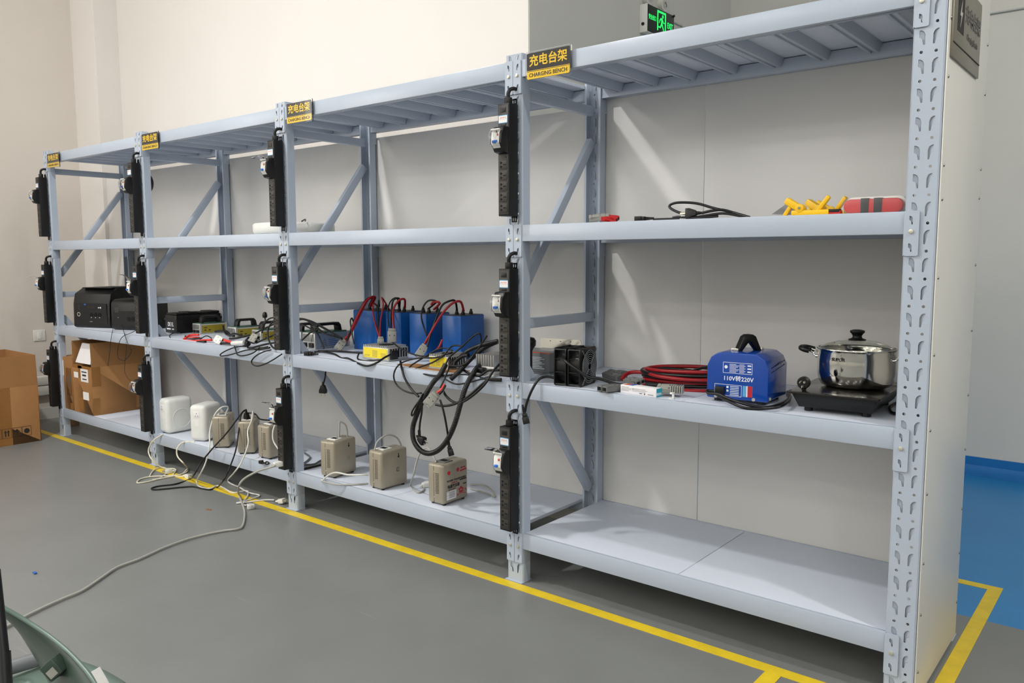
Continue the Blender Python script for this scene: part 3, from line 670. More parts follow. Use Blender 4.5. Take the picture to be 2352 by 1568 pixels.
# ------------------------------------------------------------------ cartons
def carton(name, label, loc, rz, w, d, h, flaps, sub=()):
    t = thing(name, label, 'carton', loc, rz)
    th = .005
    b = MB().box(-w, 0, 0, d, 0, th).box(-w, 0, 0, th, 0, h).box(-w, 0, d-th, d, 0, h).box(-w, -w+th, 0, d, 0, h).box(-th, 0, 0, d, 0, h)
    b.build('box_body', M_CARD, t, bevel=.0015)
    for sidef, L, ang in flaps:
        a = math.radians(ang)                                 # 90 = straight up, less = leaning outwards
        dx, dz = L*math.cos(a), L*math.sin(a)
        if sidef == 'right': p = [(0, .004, h), (0, d-.004, h), (dx, d-.004, h+dz), (dx, .004, h+dz)]; n = Vector((-th, 0, 0))
        if sidef == 'left': p = [(-w, .004, h), (-w, d-.004, h), (-w-dx, d-.004, h+dz), (-w-dx, .004, h+dz)]; n = Vector((th, 0, 0))
        if sidef == 'front': p = [(-w+.004, 0, h), (-.004, 0, h), (-.004, -dx, h+dz), (-w+.004, -dx, h+dz)]; n = Vector((0, th, 0))
        if sidef == 'back': p = [(-w+.004, d, h), (-.004, d, h), (-.004, d+dx, h+dz), (-w+.004, d+dx, h+dz)]; n = Vector((0, -th, 0))
        P = [Vector(q) for q in p]; b = MB()._add(P + [q+n for q in P], [(0, 1, 2, 3), (7, 6, 5, 4), (0, 4, 5, 1), (1, 5, 6, 2), (2, 6, 7, 3), (3, 7, 4, 0)])
        b.build('flap', M_CARD, t)
    return t
c = aty(218, 967, .02)
t = carton('open_carton', 'open brown carton with white foam sheet on the bottom left shelf', (c.x, .014, Z4+.0006), .0, .30, .44, .335, [('right', .165, 92), ('left', .165, 91), ('back', .165, 92)])
MB()._add([(-.27, .012, .35), (-.04, .012, .35), (-.06, .05, .485), (-.235, .05, .485), (-.27, .024, .35), (-.04, .024, .35), (-.06, .062, .485), (-.235, .062, .485)], [(0, 1, 2, 3), (7, 6, 5, 4), (0, 4, 5, 1), (1, 5, 6, 2), (2, 6, 7, 3), (3, 7, 4, 0)]).build('foam_sheet', M_WHITE2, t)
MB().box(-.205, -.145, -.0006, 0, .02, .11).box(-.205, -.145, -.0006, 0, .25, .334).box(-.295, -.01, -.0006, 0, .315, .335).build('packing_tape', M_CARDTAPE, t, smooth=0)
MB().box(0, .0006, .002, .05, .01, .12).box(0, .0006, .30, .36, .02, .12).box(0, .0006, .002, .06, .20, .334).build('packing_tape', M_CARDTAPE, t, smooth=0)
lb = MB().box(-.165, -.05, -.0012, -.0007, .225, .315).build('shipping_label', M_LABEL, t, smooth=0)
lines(lb, M_INK, [(-.15, -.07, .29, .008), (-.14, -.08, .265, .012), (-.14, -.075, .24, .008)], lambda u, v, q: (u, -.0012-q, v))
MB().box(-.275, -.205, -.0012, -.0007, .245, .285).build('sticker', M_LABEL, t, smooth=0)
MB().box(-.145, -.055, -.0012, -.0007, .10, .155).build('sticker', M_LABEL, t, smooth=0)
c2 = c.x - .312
t = carton('tattered_carton', 'tattered brown carton behind the open one at the far left post', (c2, .018, Z4+.0006), 0, .20, .36, .37, [])
MB()._add([(-.2, 0, .37), (0, 0, .37), (.0, .25, .40), (-.18, .26, .385), (-.2, 0, .375), (0, 0, .375), (0, .25, .405), (-.18, .26, .39)], [(0, 1, 2, 3), (7, 6, 5, 4), (0, 4, 5, 1), (1, 5, 6, 2), (2, 6, 7, 3), (3, 7, 4, 0)]).build('flap', M_CARD, t)
MB().box(-.195, -.14, -.0008, 0, .24, .35).build('shipping_label', M_LABEL, t, smooth=0)
lines(t, M_INK, [(-.10+.022*k, -.092+.022*k, .10, .2) for k in range(4)] + [(-.19, -.15, .31, .03)], lambda u, v, q: (u, -.0002-q, v), 'printed_lettering')
MB().box(-.06, -.01, -.0008, 0, .005, .05).build('packing_tape', M_CARDTAPE, t, smooth=0)
# carton standing on the floor at the left edge of the picture
t = carton('floor_carton', 'tall open brown carton standing on the floor at the left edge', (-5.595, -.80, .0006), 0, .55, .64, .40, [('right', .21, 91), ('left', .21, 89), ('front', .21, 89), ('back', .21, 91)])
MB().box(0, .0006, .38, .46, .0, .40).build('packing_tape', M_CARDTAPE, t, smooth=0)
b = MB()
for k in range(4):
    y0 = .335+.062*k
    for a in ((y0, y0+.058, .052, .054), (y0, y0+.058, .116, .118), (y0, y0+.002, .052, .118), (y0+.056, y0+.058, .052, .118)): b.box(.0006, .0011, a[0], a[1], a[2], a[3])
    if k == 0: b.prism([(y0+.02, .065), (y0+.04, .065), (y0+.034, .085), (y0+.042, .105), (y0+.016, .105), (y0+.026, .085)], lambda u, v, q: (q, u, v), .0006, .0011)
    if k == 1:
        for s in (.016, .034): b.prism([(y0+s, .064), (y0+s+.008, .064), (y0+s+.008, .092), (y0+s+.014, .092), (y0+s+.004, .108), (y0+s-.006, .092), (y0+s, .092)], lambda u, v, q: (q, u, v), .0006, .0011)
    if k == 2: b.prism([(y0+.008, .088), (y0+.029, .108), (y0+.050, .088)], lambda u, v, q: (q, u, v), .0006, .0011).box(.0006, .0011, y0+.028, y0+.030, .062, .088)
    if k == 3: b.prism(circ(y0+.029, .085, .018, 12), lambda u, v, q: (q, u, v), .0006, .0011)
b.build('printed_symbols', M_INK, t, smooth=0)

# ------------------------------------------------------------------ third shelf, far left bay: power stations
def station(name, label, c1, rz, w, d, h, small):
    t = thing(name, label, 'power station', (c1[0], c1[1], Z3+.0006), rz)      # origin at the front right bottom corner
    prof = [(0, .012), (.006, .004), (.02, 0), (d-.02, 0), (d-.004, .008), (d, .02), (d-.005, h*.8), (d-.05, h), (.09, h), (.02, h*.86), (.004, h*.6)] if not small else \
           [(0, .02), (.01, .004), (.03, 0), (d-.02, 0), (d, .015), (d, h-.03), (d-.03, h), (.04, h), (.012, h-.014), (.004, h-.03)]
    MB().prism(prof, lambda u, v, k: (k, u, v), -w, 0).build('case', M_BLACK, t, bevel=.009, seg=3)
    MB().box(-w+.03, -.03, .06, d-.06, h-.002, h+.004).build('top_pad', M_BLKMET, t, bevel=.002)
    fp = MB().prism(rrect(-w+.022, -.022, .03, h*.62, .012), lambda u, v, k: (u, k, v), -.0015, .008).build('front_panel', M_BLKMET, t, smooth=30)
    yf = -.0015
    if not small:
        MB().lathe([(.010, 0), (.0145, 0), (.0145, .004), (.010, .004), (.010, 0)], n=20, caps=False).xf(Matrix.Translation((-w+.055, yf, .092)) @ Matrix.Rotation(PI/2, 4, 'X')).build('socket_ring', M_CHROME, fp)
        for k in range(3):
            MB().cyl((-.155+.036*k, yf-.001, .09), (-.155+.036*k, yf, .09), .0155, n=18).build('outlet', M_HOLE, fp)
            MB().cyl((-.158+.036*k, yf-.0015, .072), (-.158+.036*k, yf, .072), .003, n=8).build('outlet_light', M_PINKP, fp)
        MB().box(-.19, -.115, yf-.0008, yf, .130, .152).build('display', M_CERAM, fp)
        MB().cyl((-.075, yf-.001, .140), (-.075, yf, .140), .006, n=10).build('button', M_PINKP, fp)
        MB().box(-.095, -.088, yf-.001, yf, .136, .144).build('button', M_PINKP, fp)
        lines(fp, M_GREYPR, [(-w+.05, -w+.06, .13+.012*k, .002) for k in range(3)] + [(-.175, -.150, .040, .006)], lambda u, v, q: (u, yf-q, v), 'printed_marks')
        MB().prism([(-.22, .158), (-.205, .155), (-.198, .163), (-.215, .166)], lambda u, v, k: (u, k, v), yf-.0006, yf).build('blue_mark', M_BLUEP, fp, smooth=0)
    else:
        for k in range(2): MB().cyl((-.105+.036*k, yf-.001, .075), (-.105+.036*k, yf, .075), .0155, n=18).build('outlet', M_HOLE, fp)
        lines(fp, M_GREYPR, [(-w+.04, -w+.07, .12+.012*k, .002) for k in range(3)] + [(-.2, -.19, .08, .006)], lambda u, v, q: (u, yf-q, v), 'printed_marks')
    for x in (-w+.04, -.04):
        for y in (.04, d-.05): MB().cyl((x, y, -.0004), (x, y, .006), .012, n=10).build('rubber_foot', M_RUB, t)
    return t
s1 = station('power_station', 'large black portable power station with three outlets on the left shelf', (-5.095, .135), .36, .32, .40, .272, False)
s2 = station('power_station', 'smaller black portable power station beside the large one', (-4.745, .185), .36, .26, .25, .205, True)
k = empty_at('thin_black_leads', 'thin black leads hanging over the shelf edge from the smaller power station', 'cord', aty(275, 760, .0))
cable('lead', PT((258, 742, .08), (259, 757, .02), (256, 770, -.02), (254, 790, -.02), (252, 810, -.02), (248, 840, -.01)), .0016, M_RUB, k, 6)
cable('lead', PT((280, 745, .08), (285, 764, .0), (291, 782, -.03), (298, 798, -.03), (302, 806, -.02), (296, 818, -.02), (284, 828, -.02), (272, 822, -.02), (270, 808, -.02), (274, 786, -.03), (283, 772, -.02), (302, 764, -.01), (312, 758, .0)), .0019, M_RUB, k, 6)
cable('lead', PT((290, 785, -.03), (290, 800, -.02), (288, 825, -.02), (286, 850, -.01), (292, 866, -.01), (300, 874, -.01)), .0014, M_RUB, k, 6)

# ------------------------------------------------------------------ third shelf: battery and chargers seen through the posts
t = thing('black_battery', 'long black battery block with white lettering on its end', 'battery', (-4.352, .215, Z3+.0006), .0)
MB().box(-.145, 0, 0, .31, 0, .115).build('case', M_BLACK, t, bevel=.004)
MB().box(-.150, .005, -.005, .315, .082, .094).build('rim', M_BLACK, t, bevel=.002)
for k in range(4): MB().box(-.135, -.010, .006+.078*k, .074+.078*k, .115, .128+.004*(k % 2)).build('cell_lid', M_BLKMET, t, bevel=.004)
text('DE EL', .036, M_PINKP, t, (-.0725, -.0006, .055), bold=.02, xs=.8)
lines(t, M_PINKP, [(-.125, -.075, .022, .008), (-.06, -.035, .022, .008)], lambda u, v, q: (u, -q, v))
def charger(px, y, label, lab, w=.085, d=.19, h=.062, rz=0, handle=True, name='battery_charger', body=None, end=None, stripes=None, group='chargers with carry handles on the third shelf'):
    c = aty(px, 757, y)
    t = thing(name, label, 'charger', (c.x, y, Z3+.0006), rz, group=group)
    MB().box(-w, 0, .012, d-.012, 0, h).build('case', body or M_ALU, t, bevel=.002)
    for y0, y1 in ((0, .012), (d-.012, d)):
        MB().box(-w-.002, .002, y0, y1, 0, h+.003).build('end_cover', end or M_ALU, t, bevel=.002)
    b = MB()
    for k in range(9): b.box(-w+.006+k*(w-.012)/8.6, -w+.0095+k*(w-.012)/8.6, -.0008, .001, h*.48, h-.004)
    b.build('vent_slots', M_HOLE, t, smooth=0)
    MB().box(-w+.012, -w+.034, -.010, 0, .008, h*.4).build('socket', M_BLACK, t, bevel=.001)
    MB().box(-w*.42, -.008, -.008, 0, .008, h*.4).build('socket', M_BLACK, t, bevel=.001)
    if lab: 
        lp = MB().box(0, .0008, .014, d-.014, .006, h-.008).build('side_label', lab, t, smooth=0)
        if stripes is None: lines(lp, M_INK, [(.03+.03*k, .045+.03*k, .02, .006) for k in range(2)] + [(.03, .05, .036, .005)], lambda u, v, q: (.0008+q, u, v))
    if stripes:
        lines(t, M_INK, [(.035+.006*k, .085-.004*k, .012+.009*k, .0022) for k in range(5)], lambda u, v, q: (.0003+q, u, v), 'printed_stripes')
        lines(t, stripes, [(.09, .165-.01*k, .014+.010*k, .003) for k in range(4)], lambda u, v, q: (.0003+q, u, v), 'printed_stripes')
    MB().box(-w+.004, -.004, .014, d-.014, h, h+.006).build('top_film', M_GREEN, t, bevel=.001)
    if handle:
        yz = [(.025, h+.004), (.032, h+.036), (.045, h+.050), (d-.045, h+.050), (d-.032, h+.036), (d-.025, h+.004)]
        yi = [(.045, h+.004), (.048, h+.028), (.054, h+.036), (d-.054, h+.036), (d-.048, h+.028), (d-.045, h+.004)]
        P = yz + yi[::-1]
        vs = [Vector((x, u, v)) for x in (-w*.72, -w*.28) for u, v in P]; n = len(P); fs = [(k, (k+1) % n, n+(k+1) % n, n+k) for k in range(n)]
        m6 = 6
        for o in (0, n):
            for k in range(5):
                q = (o+k, o+k+1, o+n-2-k, o+n-1-k); fs.append(q if o else q[::-1])
        MB()._add(vs, fs).build('handle', M_BLACK, t, bevel=.002)
    return t
charger(459, .285, 'olive yellow labelled charger beside the black battery block', M_OLIVE)
charger(541, .275, 'olive yellow labelled charger with black arch handle, second from the battery block', M_OLIVE)
charger(598, .255, 'olive yellow labelled charger just left of the third post', M_OLIVE)
charger(690, .33, 'olive yellow labelled charger mostly hidden behind the third post', M_OLIVE, d=.16)
charger(722, .20, 'blue grey charger with printed stripes and dark handle beside the blue batteries', None, w=.10, d=.23, h=.082, body=M_CHGR, stripes=M_BLUEP)

# ------------------------------------------------------------------ third shelf, middle bay: blue batteries
def battery(px, pw, rz, label, y=.355, d=.165, h=.205, cab=None, film=M_BATT):
    a = aty(px, 800, y); b2 = aty(px+pw, 800, y); w = b2.x - a.x
    t = thing('blue_battery', label, 'battery', (a.x, y, Z3+.0006), rz, group='blue film wrapped battery packs')
    MB().box(0, w, 0, d, 0, h).build('pack', film, t, bevel=.004)
    MB().box(.004, w-.004, .004, d-.004, h-.001, h+.0015).build('top_board', M_BATTOP, t)
    for k, (u, v) in enumerate(((w*.35, d*.35), (w*.68, d*.35), (w*.55, d*.8))):
        MB().cyl((u, v, h), (u, v, h+.012), .0095, n=8).cyl((u, v, h+.012), (u, v, h+.026), .0075, .005, 8).build('cable_gland', M_BLACK, t)
    return t, w, h
def bl(t, u, v, z): return wm(t) @ Vector((u, v, z))
B1, wb, hb_ = battery(813, 56, -.05, 'blue battery pack at the left end of the four')
B2, wb2, _ = battery(887, 35, .0, 'blue battery pack with grey connector hanging down its front, second of four')
B3, wb3, _ = battery(941, 39, .0, 'blue battery pack with long red cable slanting down, third of four')
B4, wb4, _ = battery(1016, 43, .0, 'blue battery pack at the right end, nearest the power strip')
def lead(t, pts, m, r=.0042): return cable('cable', pts, r, m, t)
lead(B1, [bl(B1, wb*.35, .06, .225), aty(858, 684, .36), aty(842, 690, .30), aty(822, 725, .26), aty(803, 765, .24), aty(788, 782, .22)], M_RED, .0058)
lead(B1, [bl(B1, wb*.4, .06, .225), aty(862, 682, .36), aty(846, 687, .31), aty(826, 725, .27), aty(810, 758, .25), aty(795, 785, .22)], M_RED, .0050)
lead(B1, [bl(B1, wb*.3, .06, .225), aty(855, 683, .36), aty(838, 692, .30), aty(815, 735, .26), aty(796, 782, .22)], M_RUB, .0050)
lead(B1, PT((813, 790, .22), (806, 750, .25), (805, 735, .26), (809, 731, .27), (813, 745, .28)), M_RUB, .004)
connector(B1, aty(783, 791, .21), (aty(776, 800, .20)-aty(792, 778, .22)), (.7, -.7, .1))
lead(B1, [bl(B1, wb*.68, .06, .225), aty(858, 697, .34), aty(857, 720, .33), aty(864, 750, .32), aty(872, 777, .31)], M_RED, .0042)
lead(B1, [bl(B1, wb*.68, .07, .225), aty(870, 690, .34), aty(868, 720, .33), aty(869, 750, .32), aty(874, 777, .31)], M_RUB, .0042)
lead(B1, [bl(B1, wb*.95, .10, .20), aty(878, 684, .36), aty(880, 700, .34), aty(874, 740, .32), aty(873, 777, .31)], M_RED, .0042)
connector(B1, aty(874, 786, .30), (.05, -.1, -1), (.8, -.6, 0), s=.85)
lead(B2, [bl(B2, wb2*.35, .06, .225), aty(917, 686, .36), aty(903, 690, .33), aty(899, 720, .32), aty(897, 760, .31)], M_RUB, .0052)
lead(B2, [bl(B2, wb2*.3, .06, .225), aty(911, 684, .36), aty(897, 692, .33), aty(891, 715, .33), aty(893, 750, .31)], M_RUB, .0032)
lead(B2, [bl(B2, wb2*.7, .06, .225), aty(929, 687, .36), aty(914, 692, .33), aty(903, 715, .32), aty(905, 760, .31)], M_RED, .0056)
connector(B2, aty(900, 772, .30), (0, -.05, -1), (.78, -.62, 0), s=1.15)
lead(B3, [bl(B3, wb3*.6, .06, .225), aty(1002, 693, .37), aty(985, 690, .35), aty(972, 705, .33), aty(968, 730, .32), aty(980, 770, .28)], M_RUB, .0042)
lead(B3, [bl(B3, wb3*.95, .06, .225), aty(1010, 696, .37), aty(996, 693, .36), aty(991, 700, .36)], M_RED, .0056)
lead(B4, [bl(B4, wb4*.7, .06, .225), aty(1058, 693, .37), aty(1040, 696, .34), aty(1020, 715, .31), aty(1000, 745, .28), aty(985, 772, .25), aty(973, 793, .23)], M_RED, .0058)
lead(B4, [bl(B4, wb4*.35, .06, .225), aty(1045, 691, .37), aty(1030, 692, .34), aty(1015, 702, .32), aty(1002, 730, .29), aty(990, 765, .26), aty(981, 797, .23)], M_RUB, .0052)
lead(B4, PT((1016, 780, .30), (1008, 797, .28), (1000, 805, .26)), M_RED, .0050)
connector(B4, aty(968, 806, .21), (aty(960, 818, .20)-aty(974, 796, .23)), (.7, -.7, .1))
# two small chargers with yellow rating labels
def ychg(px, y, rz, w, d, h, label, fins):
    c = aty(px, 825, y)
    t = thing('small_charger', label, 'charger', (c.x, y, Z3+.0026), rz, group='small chargers with yellow rating labels')
    MB().box(0, w, 0, d, 0, h-.008).build('case', M_ALU, t, bevel=.002)
    for k in range(fins): MB().box(.004+k*(w-.010)/fins, .008+k*(w-.010)/fins, .0, d, h-.010, h).build('fin', M_ALU, t)
    MB().box(-.006, w+.006, -.004, d+.004, 0, .004).build('base_flange', M_ALU, t)
    lp = MB().box(.006, w-.008, -.0010, .001, .008, h-.012).build('rating_label', M_YLAB, t, smooth=0)
    rows = []
    for u0, n in ((.014, 2), (w*.38, 6), (w*.72, 4)): rows += [(u0, u0+w*.2, .014+.0055*k, .0014) for k in range(n)]
    lines(lp, M_GREYPR, rows, lambda u, v, q: (u, -.0010-q, v))
    b = MB()
    for k in range(7): b.box(w, w+.0012, .012+.016*k, .02+.016*k, .012, h-.012)
    b.build('side_fin_slots', M_HOLE, t, smooth=0)
    MB().box(w, w+.012, .01, .05, .006, h*.7).build('terminal_block', M_BLACK, t, bevel=.001)
    MB().cyl((w*.55, d*.5, h-.001), (w*.55, d*.5, h+.002), min(w, d)*.28, n=20).build('fan_opening', M_HOLE, t)
    return t
y1 = ychg(834, .105, .0, .178, .125, .066, 'small charger with yellow label standing in front of the blue batteries', 14)
y2 = ychg(985, .055, .10, .105, .13, .062, 'small charger with yellow label tangled among black cables', 10)
o = MB().prism([(-.17, -.01), (.02, -.055), (.22, -.05), (.24, .03), (.05, .06), (-.10, .05)], lambda u, v, q: (-1.98+u, .075+v, q), Z3+.0004, Z3+.0022).build('cardboard_sheet', M_CARD, smooth=0); tag(o, 'flat piece of brown cardboard under the cable tangle', 'cardboard')
# cast charger behind the near post and the cable tangle
def finned(c, label, w=.10, d=.12, h=.085):
    t = thing('finned_charger', label, 'charger', c)
    MB().box(0, w, 0, d, 0, h*.45).build('case', M_ALU, t, bevel=.004)
    for k in range(8): MB().box(.002+k*(w-.005)/7.3, .005+k*(w-.005)/7.3, 0, d, h*.45, h).build('fin', M_ALU, t, bevel=.001)
    MB().box(-.006, w+.006, -.012, d+.01, 0, .006).build('base_flange', M_ALU, t, bevel=.001)
    MB().box(.02, .06, -.025, 0, .012, .034).build('socket', M_BLACK, t, bevel=.003)
    return t
f1 = finned((-1.655, .045, Z3+.0006), 'cast aluminium finned charger half hidden by the middle power strip')
def C7(x, y, Y): return aty(880+.2041*x, 740+.2041*y, Y)
k = empty_at('corrugated_hose', 'thick black corrugated cable sleeve hanging in a big loop off the shelf', 'cable sleeve', C7(1000, 560, .0))
hp = [C7(1290, 215, .12), C7(1150, 280, .09), C7(1000, 400, .04), C7(850, 560, -.01), C7(760, 640, -.03)]
hp2 = [C7(700, 480, .03), C7(640, 590, -.015), C7(560, 680, -.035), C7(470, 830, -.05), C7(390, 1010, -.055), C7(335, 1180, -.055), C7(345, 1330, -.055), C7(420, 1440, -.055), C7(520, 1475, -.055), C7(630, 1430, -.055), C7(730, 1310, -.055), C7(810, 1130, -.055), C7(870, 920, -.05), C7(930, 730, -.035), C7(1010, 580, -.005), C7(1090, 480, .05), C7(1160, 440, .08)]
for pts, r in ((hp, .0105), (hp2, .0112)):
    pp = spline(pts, 46); MB().tube(pp, r, 12, rf=lambda i, r=r: r*(1 if i % 4 < 2 else .88)).build('sleeve', M_HOSE, k, smooth=60, world=True)
c = connector(k, aty(991, 917, -.07), aty(975, 936, -.075)-aty(1005, 900, -.065), (.6, -.75, .2), s=1.05)
cable('cable', [C7(690, 700, -.04), C7(650, 760, -.06), C7(610, 790, -.068)], .005, M_RED2, k)
cable('cable', [C7(700, 710, -.04), C7(665, 770, -.06), C7(630, 810, -.068)], .005, M_RUB, k)
k = empty_at('black_cable_tangle', 'tangle of thin black mains leads spilling over the shelf edge', 'cables', C7(700, 550, .0))
TANGLE = [
 ([(110, 230, .12), (190, 290, .10), (300, 345, .08), (430, 380, .07), (600, 372, .07), (780, 345, .1)], .0036),
 ([(780, 330, .08), (600, 395, .05), (420, 400, .04), (270, 430, .02), (165, 490, -.02), (120, 590, -.035), (145, 690, -.035), (230, 765, -.035), (340, 800, -.035), (430, 795, -.04)], .0036),
 ([(195, 440, .03), (210, 520, -.015), (240, 620, -.03), (290, 710, -.03), (350, 790, -.035), (400, 835, -.04)], .0052),
 ([(1105, 240, .05), (1100, 150, .03), (1070, 125, .02), (1000, 170, .02), (870, 290, .02), (750, 390, .01), (690, 500, -.01), (630, 610, -.025), (520, 720, -.045), (420, 860, -.06), (335, 985, -.075), (320, 1045, -.075), (345, 1030, -.072), (400, 900, -.07), (450, 800, -.06)], .0036),
 ([(1170, 150, .02), (1080, 280, .015), (960, 440, .0), (860, 490, .0), (760, 490, .0), (730, 540, -.02), (690, 640, -.03), (640, 740, -.05)], .0036),
 ([(1310, 470, .03), (1230, 560, -.005), (1140, 700, -.035), (1000, 830, -.05), (870, 905, -.05), (780, 890, -.045), (710, 830, -.045), (680, 780, -.04)], .0052),
 ([(1330, 640, -.02), (1200, 640, -.02), (1110, 700, -.03), (950, 840, -.045), (800, 920, -.05), (680, 940, -.06), (590, 925, -.068)], .0052),
 ([(640, 870, -.065), (680, 1000, -.065), (715, 1180, -.06), (748, 1400, -.05)], .0042),
 ([(440, 840, -.06), (435, 1000, -.06), (415, 1130, -.06), (408, 1220, -.055)], .0042),
 ([(700, 640, -.03), (800, 690, -.035), (900, 690, -.03), (1060, 650, -.015), (1200, 610, .01)], .0036),
 ([(360, 540, .015), (460, 580, .0), (560, 600, -.01), (680, 600, -.01), (800, 590, .0), (1000, 600, .01), (1200, 650, -.012), (1330, 660, -.012)], .0040),
 ([(290, 540, .02), (310, 490, .03), (450, 400, .05), (600, 310, .08), (700, 290, .1), (780, 320, .1)], .0036),
 ([(330, 540, .02), (420, 500, .03), (560, 450, .04), (680, 370, .06), (740, 300, .08), (800, 260, .1), (900, 270, .1)], .0036),
 ([(770, 480, .02), (860, 400, .03), (960, 320, .05), (1100, 260, .08), (1290, 210, .1)], .0090),
 ([(800, 510, .015), (820, 440, .02), (900, 380, .03), (960, 370, .03)], .0090),
 ([(1300, 540, .0), (1180, 545, .01), (1080, 600, .0), (960, 570, .01), (860, 500, .02)], .0050)]
for pts, r in TANGLE: cable('lead', [C7(*q) for q in pts], r, M_RUB, k)
iec(k, C7(752, 1430, -.05), (C7(790, 1568, -.045)-C7(752, 1430, -.05)), (1, -1, 0))
plug(k, C7(432, 1320, -.05), (.75, -.1, -.25), M_BLACK, up=(0, 1, 0))
MB().bar(C7(405, 1210, -.055), C7(412, 1330, -.05), .011, .011).build('plug_neck', M_BLACK, k, world=True, bevel=.002)
# mains lead of the yellow labelled charger along the shelf edge
k = empty_at('charger_mains_lead', 'black mains lead with appliance plug lying along the shelf edge', 'cord', atz(720, 812, Z3))
cable('lead', [atz(722, 808, Z3+.008), atz(745, 808, Z3+.008), atz(768, 813, Z3+.006), aty(784, 822, .06), aty(800, 823, .04), aty(822, 834, .0), aty(843, 840, -.015), aty(865, 833, .0), aty(885, 820, .06), aty(898, 814, .10)], .0048, M_RUB, k)
cable('lead', [atz(730, 806, Z3+.007), atz(770, 806, Z3+.007), atz(800, 808, Z3+.007), atz(832, 810, Z3+.006)], .0048, M_RUB, k)
cable('lead', PT((824, 812, .09), (822, 824, .06), (840, 828, .06), (875, 826, .07)), .0040, M_RUB, k)
iec(k, atz(712, 812, Z3+.010), (-1, -.25, 0), s=1.1)
# black plug hanging behind the beam in the middle bay
k = empty_at('hanging_black_plug', 'black plug hanging below the shelf beside the diagonal brace', 'plug', aty(742, 893, .10))
cable('lead', PT((748, 850, .11), (747, 865, .1), (744, 878, .1)), .004, M_RUB, k)
plug(k, aty(742, 893, .10), (-.05, 0, -1), M_BLACK, up=(.5, -1, 0), s=1.05)

# ------------------------------------------------------------------ third shelf: cables among the chargers in the third bay
def C8(x, y, Y): return aty(380+.1276*x, 700+.1276*y, Y)
k = empty_at('red_battery_lead', 'bright red and black battery lead with grey connector near the shelf edge', 'cable', C8(800, 640, .06))
cable('cable', [C8(600, 540, .14), C8(450, 545, .12), C8(370, 590, .08), (C8(330, 625, .06)), C8(420, 645, .05), C8(560, 650, .05), C8(700, 635, .05), C8(830, 632, .045)], .0065, M_RED2, k)
cable('cable', [C8(610, 590, .16), C8(480, 585, .14), C8(390, 580, .12)], .006, M_RED2, k)
cable('cable', [C8(360, 560, .12), C8(380, 610, .09), C8(480, 615, .08), C8(650, 600, .08)], .005, M_RUB, k)
cable('cable', [C8(1060, 635, .03), C8(1110, 650, .03), C8(1210, 675, .03)], .0075, M_RED2, k)
cable('cable', [C8(1010, 690, .03), C8(1090, 690, .03), C8(1210, 700, .03)], .0065, M_RUB, k)
MB().cyl(C8(1205, 690, .03), C8(1420, 680, .03), .012, n=12).build('wrapped_sleeve', M_WHITE, k, world=True)
connector(k, C8(960, 630, .035), C8(1060, 690, .03)-C8(880, 590, .04), (.5, -.8, .35), M_WHITE, s=1.15)
k = empty_at('thin_black_lead', 'thin black lead with barrel plug curling on the shelf by the red cable', 'cord', C8(300, 640, .06))
cable('lead', [C8(260, 500, .15), C8(130, 515, .12), C8(75, 560, .08), C8(120, 620, .05), C8(260, 655, .04), C8(420, 668, .035), C8(580, 672, .03)], .0030, M_RUB, k)
MB().cyl(C8(575, 672, .03), C8(720, 668, .03), .009, n=12).build('barrel_plug', M_BLACK, k, world=True, bevel=.002)
cable('lead', [C8(600, 640, .10), C8(700, 570, .12), C8(760, 560, .12), C8(830, 600, .1)], .003, M_RUB, k)
k = empty_at('grey_battery_connector', 'light grey two pole connector on black leads left of the third post', 'connector', C8(1600, 600, .04))
connector(k, C8(1600, 600, .05), (C8(1700, 660, .03)-C8(1520, 570, .06)), (.3, -.85, .4), M_GCON, s=1.2)
cable('lead', [C8(1500, 590, .07), C8(1450, 640, .08), C8(1420, 700, .08)], .006, M_RUB, k)
MB().cyl(C8(1430, 690, .045), C8(1500, 700, .045), .018, .014, 14).build('round_plug', M_BLACK, k, world=True, bevel=.003)
k = empty_at('black_charger_leads', 'heap of black charger leads looping over the beam left of third post', 'cables', C8(1600, 760, .0))
